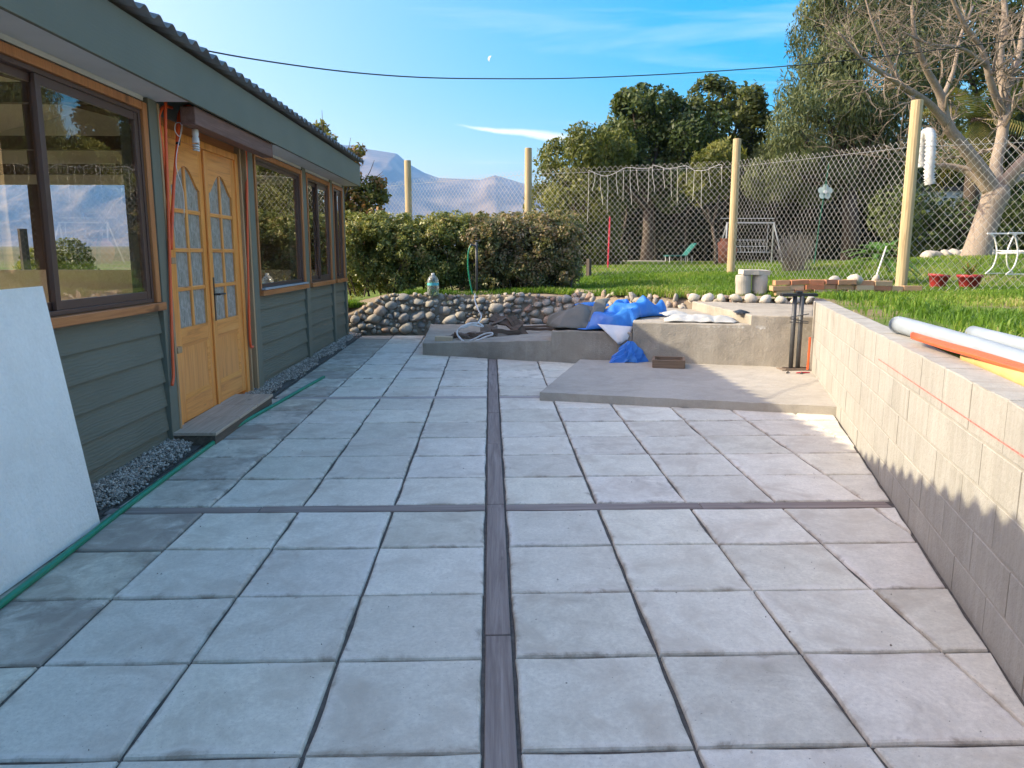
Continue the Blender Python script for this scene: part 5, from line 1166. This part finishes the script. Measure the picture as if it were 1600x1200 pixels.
# standpipe with hose in front of the hedge
p = aty(745,456,12.75); sp_ = thing('standpipe', 'grey standpipe tap with a green hose in front of the hedge', 'tap', (p.x,12.75,.60))
MB().tube([(0,0,-.1),(0,0,.50),(.0,0,.86)], .022, 10).build('pipe', M['steel'], sp_, smooth=True); MB().tube([(0,0,.80),(-.09,-.03,.82),(-.11,-.04,.77)], .016, 8).build('spout', M['steel'], sp_)
MB().tube([(-.02,0,.88),(.06,0,.885)], .008, 6).build('tap_handle', M['steel'], sp_)
MB().tube(spline([(-.10,-.04,.80),(-.13,-.05,.70),(-.14,-.05,.50),(-.12,-.05,.3),(-.08,-.05,.08),(-.05,-.05,.0)], 5), .013, 8).build('hose', M['hose'], sp_, smooth=True)
# pipes on the grass behind the block wall
def pipe(name, pts, r, mat, lab, n=16, grp=None):
    return tag(MB().tube(spline(pts, 5), r, n).build(name, mat, smooth=True), lab, 'pipe', grp)
def gp(u, v, h): return atz(u, v, h)
pipe('grey_pipe', [gp(1402,508,.905),gp(1412,509,.905),gp(1520,541,.90),gp(1610,571,.90),gp(1720,604,.90)], .052, M['pvc'], 'long blue-grey plastic pipe lying on the grass nearest the wall')
pipe('grey_pipe', [gp(1520,522,.90),gp(1600,543,.90),gp(1720,574,.90)], .048, M['pvc'], 'shorter grey plastic pipe lying farther out on the grass')
for k in range(3): pipe('orange_conduit', [gp(1426,522+k*2.4,.90),gp(1480,538+k*3,.90),gp(1520,549+k*3,.905),gp(1600,573+k*3.6,.91),gp(1700,603+k*4,.915)], .0125, M['orange'], ('thin orange conduit lying tight against the grey pipe','middle one of the three thin orange conduits','thin orange conduit lying nearest the tan pipe')[k], 8, 'orange conduits on the grass')
pipe('tan_pipe', [gp(1512,557,.875),gp(1530,563,.875),gp(1610,598,.875),gp(1700,634,.875)], .036, M['tan'], 'tan cardboard-coloured pipe lying against the top of the wall')

# ------------------------------------------------------------------ garden things beyond the fence
def pot(u, v, Y, r, h, lab, plant, mat='redpot', tilt=0):
    p = aty(u, v, Y); z = gz(p.x, Y); t = thing('flower_pot', lab, 'pot', (p.x,Y,z)); t.rotation_euler = (0,tilt,0)
    MB().lathe([(r*.62,0),(r*.70,.02),(r*.95,h*.82),(r*1.06,h*.83),(r*1.08,h),(r*.98,h),(r*.9,h*.85)], (0,0,0), 22, True, False).build('pot_body', M[mat], t, smooth=True)
    MB().lathe([(r*.93,h*.86),(.01,h*.87)], (0,0,0), 18, False, True).build('soil', M['soil'], t)
    if plant:
        F = []; g = random.Random(4)
        for i in range(16):
            a = 6.28*i/16; d = Vector((math.cos(a)*g.uniform(.3,.9),math.sin(a)*g.uniform(.3,.9),1)).normalized(); l = g.uniform(.14,.30); b = Vector((0,0,h*.86)); q = d.cross(Vector((0,0,1))).normalized()*.018; F += [[b-q,b+q,b+d*l*.6+q,b+d*l*.6-q],[b+d*l*.6-q,b+d*l*.6+q,b+d*l+Vector((0,0,-.02))+q*.1,b+d*l+Vector((0,0,-.02))-q*.1]]
        link('leaves', quads_mesh('leaves', np.array([[tuple(x) for x in f] for f in F]), 4, M['lv_red'], rng.random(len(F))), t)
pot(1463,455,11.9,.145,.24,'empty dark red plastic pot left of the planted one',False,tilt=.1)
pot(1513,455,11.7,.17,.24,'wide red plastic pot with a small leafy plant',True)
def urn(u, Y, s, lab):
    b = base_at(u, Y); t = thing('clay_pot', lab, 'pot', b)
    MB().lathe([(.10*s,0),(.15*s,.03*s),(.22*s,.2*s),(.24*s,.34*s),(.18*s,.48*s),(.12*s,.53*s),(.15*s,.57*s),(.13*s,.57*s),(.10*s,.5*s)], (0,0,0), 20, True, True).build('clay_body', M['terra'], t, smooth=True)
urn(1134,23,1.35,'round terracotta urn beside the swing frame'); urn(941,27,1.2,'terracotta pot by the pale paved edge')
t = thing('red_pole', 'thin red painted pole standing on the lawn', 'pole', base_at(950,19.5)); MB().tube([(0,0,-.2),(.03,0,1.27)], .021, 8).build('pole_shaft', M['redpaint'], t)
p0 = Vector(base_at(985,26)); tag(MB().box(-1.6,1.1,-.5,.5,-.05,.07).build('paved_edge', M['slab'], loc=p0, bevel=.01), 'pale paved edge of the pool at the far end of the lawn', 'paving')
# swing frame
b = Vector(base_at(1170,24)); t = thing('garden_swing', 'pale grey metal garden swing with A-frame legs and lattice seat', 'swing', b); t.scale = (1,1,.86)
for s in (-1,1):
    for q in (-1,1): MB().tube([(s*.9,q*.5,0),(s*.72,0,1.45)], .024, 8).build('leg', M['greymetal'], t)
    MB().tube([(s*.55,0,1.43),(s*.55,.0,.45)], .010, 6).build('hanger', M['greymetal'], t)
MB().tube([(-.75,0,1.45),(.75,0,1.45)], .026, 8).build('top_rail', M['greymetal'], t); MB().tube([(-.85,.3,1.62),(.85,.3,1.62)], .016, 6).build('canopy_rail', M['greymetal'], t)
for z, y in ((.42,-.25),(.42,.05),(.62,.12),(.85,.18)): MB().tube([(-.56,y,z),(.56,y,z)], .014, 6).build('seat_rail', M['greymetal'], t)
for i in range(9): MB().tube([(-.5+i*.125,.05,.42),(-.5+i*.125,.18,.85)], .007, 5).build('back_slat', M['greymetal'], t)
# sun lounger
b = Vector(base_at(1062,25.5)); t = thing('sun_lounger', 'teal reclining sun lounger under the dark trees', 'lounger', b, .2); t.scale = (.66,.66,.7)
MB().box(-.75,.30,-.3,.3,.30,.36).build('seat', M['teal'], t, bevel=.02); o = MB().box(0,.75,-.3,.3,0,.05).build('backrest', M['teal'], t, bevel=.02, loc=(.28,0,.33), rot=(0,-.85,0))
for sx in (-.65,.2,.55):
    for sy in (-.25,.25): MB().tube([(sx,sy,0),(sx,sy,.33)], .018, 6).build('leg', M['whitemetal'], t)
# carport / shed at the back
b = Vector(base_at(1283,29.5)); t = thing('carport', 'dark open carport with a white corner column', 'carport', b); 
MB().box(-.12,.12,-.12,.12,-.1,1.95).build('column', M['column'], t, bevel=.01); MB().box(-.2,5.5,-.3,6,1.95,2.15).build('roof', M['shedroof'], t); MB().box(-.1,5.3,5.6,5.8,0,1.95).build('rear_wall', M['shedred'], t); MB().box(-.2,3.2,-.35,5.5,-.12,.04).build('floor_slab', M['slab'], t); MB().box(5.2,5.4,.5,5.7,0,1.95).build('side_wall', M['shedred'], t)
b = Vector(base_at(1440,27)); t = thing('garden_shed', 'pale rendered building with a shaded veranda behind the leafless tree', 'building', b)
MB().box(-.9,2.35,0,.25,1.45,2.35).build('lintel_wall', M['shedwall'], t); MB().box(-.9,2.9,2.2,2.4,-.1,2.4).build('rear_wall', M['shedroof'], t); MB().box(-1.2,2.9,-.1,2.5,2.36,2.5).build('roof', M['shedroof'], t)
for x in (-.85,2.2): MB().box(x,x+.2,.02,.22,-.1,1.45).build('pillar', M['shedroof'], t)
# dark background shrubs at the right, behind the bare tree
g_ = []
for i in range(34): u = 1400+i*9; Y = 22.+random.uniform(-1.5,1.5); p = aty(u, random.uniform(318,395), Y); g_.append((p.x,p.y,p.z,.75))
tree('border_shrubs', 'dark mixed shrubs along the border behind the leafless tree', (11.5,22,1.0), g_, 17000, .15, M['lv_dark'], limbs=False, cat='shrubs', seed=55)
# rock border
rk = thing('rock_border', 'low border of pale rocks at the top of the lawn', 'edging', (10.2,17.2,1.15))
for i in range(26):
    u = 1445+i*7.5; Y = 17.1+.02*i; p = aty(u, 404, Y); s_ = random.uniform(.10,.19); link('rock', procks[i%6], rk, Vector((p.x,Y+random.uniform(-.1,.1),gz(p.x,Y)+.06))-Vector((10.2,17.2,1.15)), (0,0,random.random()*6), scale=(s_*1.3,s_,s_*.8))
# white iron table frame
b = aty(1578,428,13.0); t = thing('iron_table_frame', 'white wrought iron table frame without top on the lawn', 'table', (b.x,13.,gz(b.x,13.)), .25)
for y in (-.2,.2):
    for s in (-1,1): MB().tube(spline([(s*.31,y,.01),(s*.16,y,.14),(s*.11,y,.36),(s*.19,y,.60),(s*.27,y,.68)], 5), .013, 7).build('leg', M['whitemetal'], t, smooth=True)
    MB().tube([(-.31,y,.015),(.31,y,.015)], .011, 6).build('foot_bar', M['whitemetal'], t)
    MB().tube([(-.36,y,.69),(.36,y,.69)], .014, 6).build('top_rail', M['whitemetal'], t)
MB().tube([(-.13,-.2,.40),(.13,.2,.40)], .010, 6).build('cross_brace', M['whitemetal'], t); MB().tube([(.13,-.2,.40),(-.13,.2,.40)], .010, 6).build('cross_brace', M['whitemetal'], t); MB().box(-.12,.12,-.2,.2,.36,.375).build('shelf', M['whitemetal'], t)
# flower windmill ornament on the fence with green twine
p = atpl(1288,300,(5.3,13.,0),(.9578,.2873*1.02,0)); t = thing('flower_ornament', 'pale translucent flower ornament hanging on the fence', 'ornament', p)
for k in range(5):
    a = 6.28*k/5+.3; MB().lathe([(.001,-.004),(.05,-.003),(.052,.003),(.001,.004)], (0,0,0), 12).build('petal', M['ornament'], t, loc=(.072*math.cos(a),-.03,.072*math.sin(a)), rot=(1.45,0,0))
MB().lathe([(.03,-.008),(.03,.008)], (0,0,0), 10).build('centre', M['whitewire'], t, loc=(0,-.04,0), rot=(1.5,0,0))
MB().tube([(.03,-.03,.45),(.0,-.03,.1),(-.06,-.03,-.5),(-.10,-.03,-1.15)], .008, 5).build('twine', M['twine'], t)
# white stick and pipe lying by the brick wall
p = aty(1385,385,11.4); q = aty(1366,441,11.2); tag(MB().tube([q,p], .012, 6).build('white_stick', M['whitewire']), 'white stick leaning in front of the cycad', 'stick')
p = aty(1330,441,10.75); q = aty(1376,443,10.7); tag(MB().tube([p,q], .012, 6).build('white_rod', M['whitewire']), 'white rod lying on top of the brick wall', 'rod')
# hanging flexible duct
t = thing('flexible_duct', 'white corrugated flexible duct hanging over a branch', 'duct', aty(1447,208,14.8)); O = Vector(t.location)
pts = spline([aty(u,v,yy)-O for u,v,yy in ((1440,262,15.0),(1439,240,15.),(1443,216,14.95),(1449,208,14.85),(1454,214,14.75),(1454,240,14.7),(1452,270,14.7),(1453,288,14.7))], 9)
MB().tube(pts, [(.105 if i % 2 else .074) for i in range(len(pts))], 14).build('duct_tube', M['duct'], t, smooth=True)
# overhead cable
cb = [aty(u,v,6.15+3.4*min(1,max(0,(u-255)/700))) for u,v in ((255,58),(290,72),(400,93),(540,112),(660,121),(780,123),(900,122),(1040,116),(1180,107),(1300,97),(1450,80),(1600,60),(1760,36))]
tag(MB().tube(spline(cb, 8), .0062, 6).build('overhead_cable', M['cable'], smooth=True), 'black overhead cable sagging across the sky', 'cable')
# moon: the sunlit lune of a sphere
d = px_ray(767,92).normalized(); mr = 11000*4.3/FPX; vs = []; fs = []; nu, nv = 10, 14
right = d.cross(Vector((0,0,1))).normalized(); up = right.cross(d); axd = (up*.94+right*.34).normalized(); ld = (-right*.94+up*.34).normalized()
for i in range(nu+1):
    ph = -math.pi/2+.15+(math.pi*.33)*i/nu
    for j in range(nv+1): th = math.pi*j/nv; vs.append((axd*math.cos(th)+(ld*(-math.sin(ph))+(-d)*math.cos(ph))*math.sin(th))*mr)
fs = [(i*(nv+1)+j,(i+1)*(nv+1)+j,(i+1)*(nv+1)+j+1,i*(nv+1)+j+1) for i in range(nu) for j in range(nv)]
tag(MB().add(vs, fs).build('moon', M['moon'], loc=d*11000, smooth=True), 'pale crescent moon in the blue sky', 'moon')

# ------------------------------------------------------------------ mountains and air
SIL = [(-4200,330),(-2500,270),(-1200,290),(-500,240),(-100,255),(200,225),(330,215),(440,206),(500,219),(539,227),(562,227),(575,233),(620,240),(640,257),(663,270),(686,278),(724,279.5),(750,281),(773,273.6),(799,281),(815,286),(860,296),(920,305),(1000,315),(1200,322),(1600,325),(2600,335),(5200,350)]
MY = 5200.; cr_x = []; cr_h = []
for u, v in SIL: p = aty(u, v, MY); cr_x.append(p.x); cr_h.append(p.z)
nx, ny = 420, 70; xs = np.linspace(-16000, 16000, nx); xs = np.sort(np.r_[xs, np.linspace(-2600,700,420)]); nx = len(xs); ysm = np.linspace(2600, 7200, ny); V = []
for y in ysm:
    t = (y-2600)/(MY-2600); prof = max(0, min(1, t))**1.25 if y <= MY else max(0, 1-(y-MY)/2000)**1.0
    for x in xs:
        xx = x*MY/max(y,MY*.75)*1.0; h = np.interp(x, cr_x, cr_h)
        rd = 1-abs(mnoise.noise((x/520+y/2200, y/1500, 1.3)))*2; rd2 = 1-abs(mnoise.noise((x/190, y/420, 4.1)))*2
        env = max(0, min(1, (1-t)*1.4)) if y <= MY else 0
        V.append((x, y, -20+(h+20)*prof*(1-env*(.42-.42*rd)) + h*.26*env*prof*rd2))
idx = np.arange(nx*ny).reshape(ny,nx); F = np.c_[idx[:-1,:-1].ravel(), idx[:-1,1:].ravel(), idx[1:,1:].ravel(), idx[1:,:-1].ravel()]
me = bpy.data.meshes.new('mountains'); me.from_pydata(V, [], F.tolist()); me.polygons.foreach_set('use_smooth', [True]*len(F))
s = NT('dry_mountain'); n = s.noise(s.tc(), .004, 8, .65); me.materials.append(s.fin(s.mix(s.rng(n,.4,.62), (.065,.056,.050), (.17,.14,.115)), .95, .1)); tag(link('mountains', me), kind='structure')
HAZE_D = 1.5e-4
hz = MB().box(-17000,17000,-3000,7600,-40,830).build('haze', None)
hm = bpy.data.materials.new('air_haze'); hm.use_nodes = True; N = hm.node_tree.nodes
for n_ in list(N): N.remove(n_)
ho = N.new('ShaderNodeOutputMaterial'); pv = N.new('ShaderNodeVolumePrincipled'); pv.inputs['Color'].default_value = (.16,.42,1,1); pv.inputs['Density'].default_value = HAZE_D; pv.inputs['Absorption Color'].default_value = (1,1,1,1); pv.inputs['Anisotropy'].default_value = .2
hm.node_tree.links.new(pv.outputs[0], ho.inputs['Volume']); hz.data.materials.append(hm); tag(hz, 'thin bluish air haze over the valley', 'haze', kind='stuff')
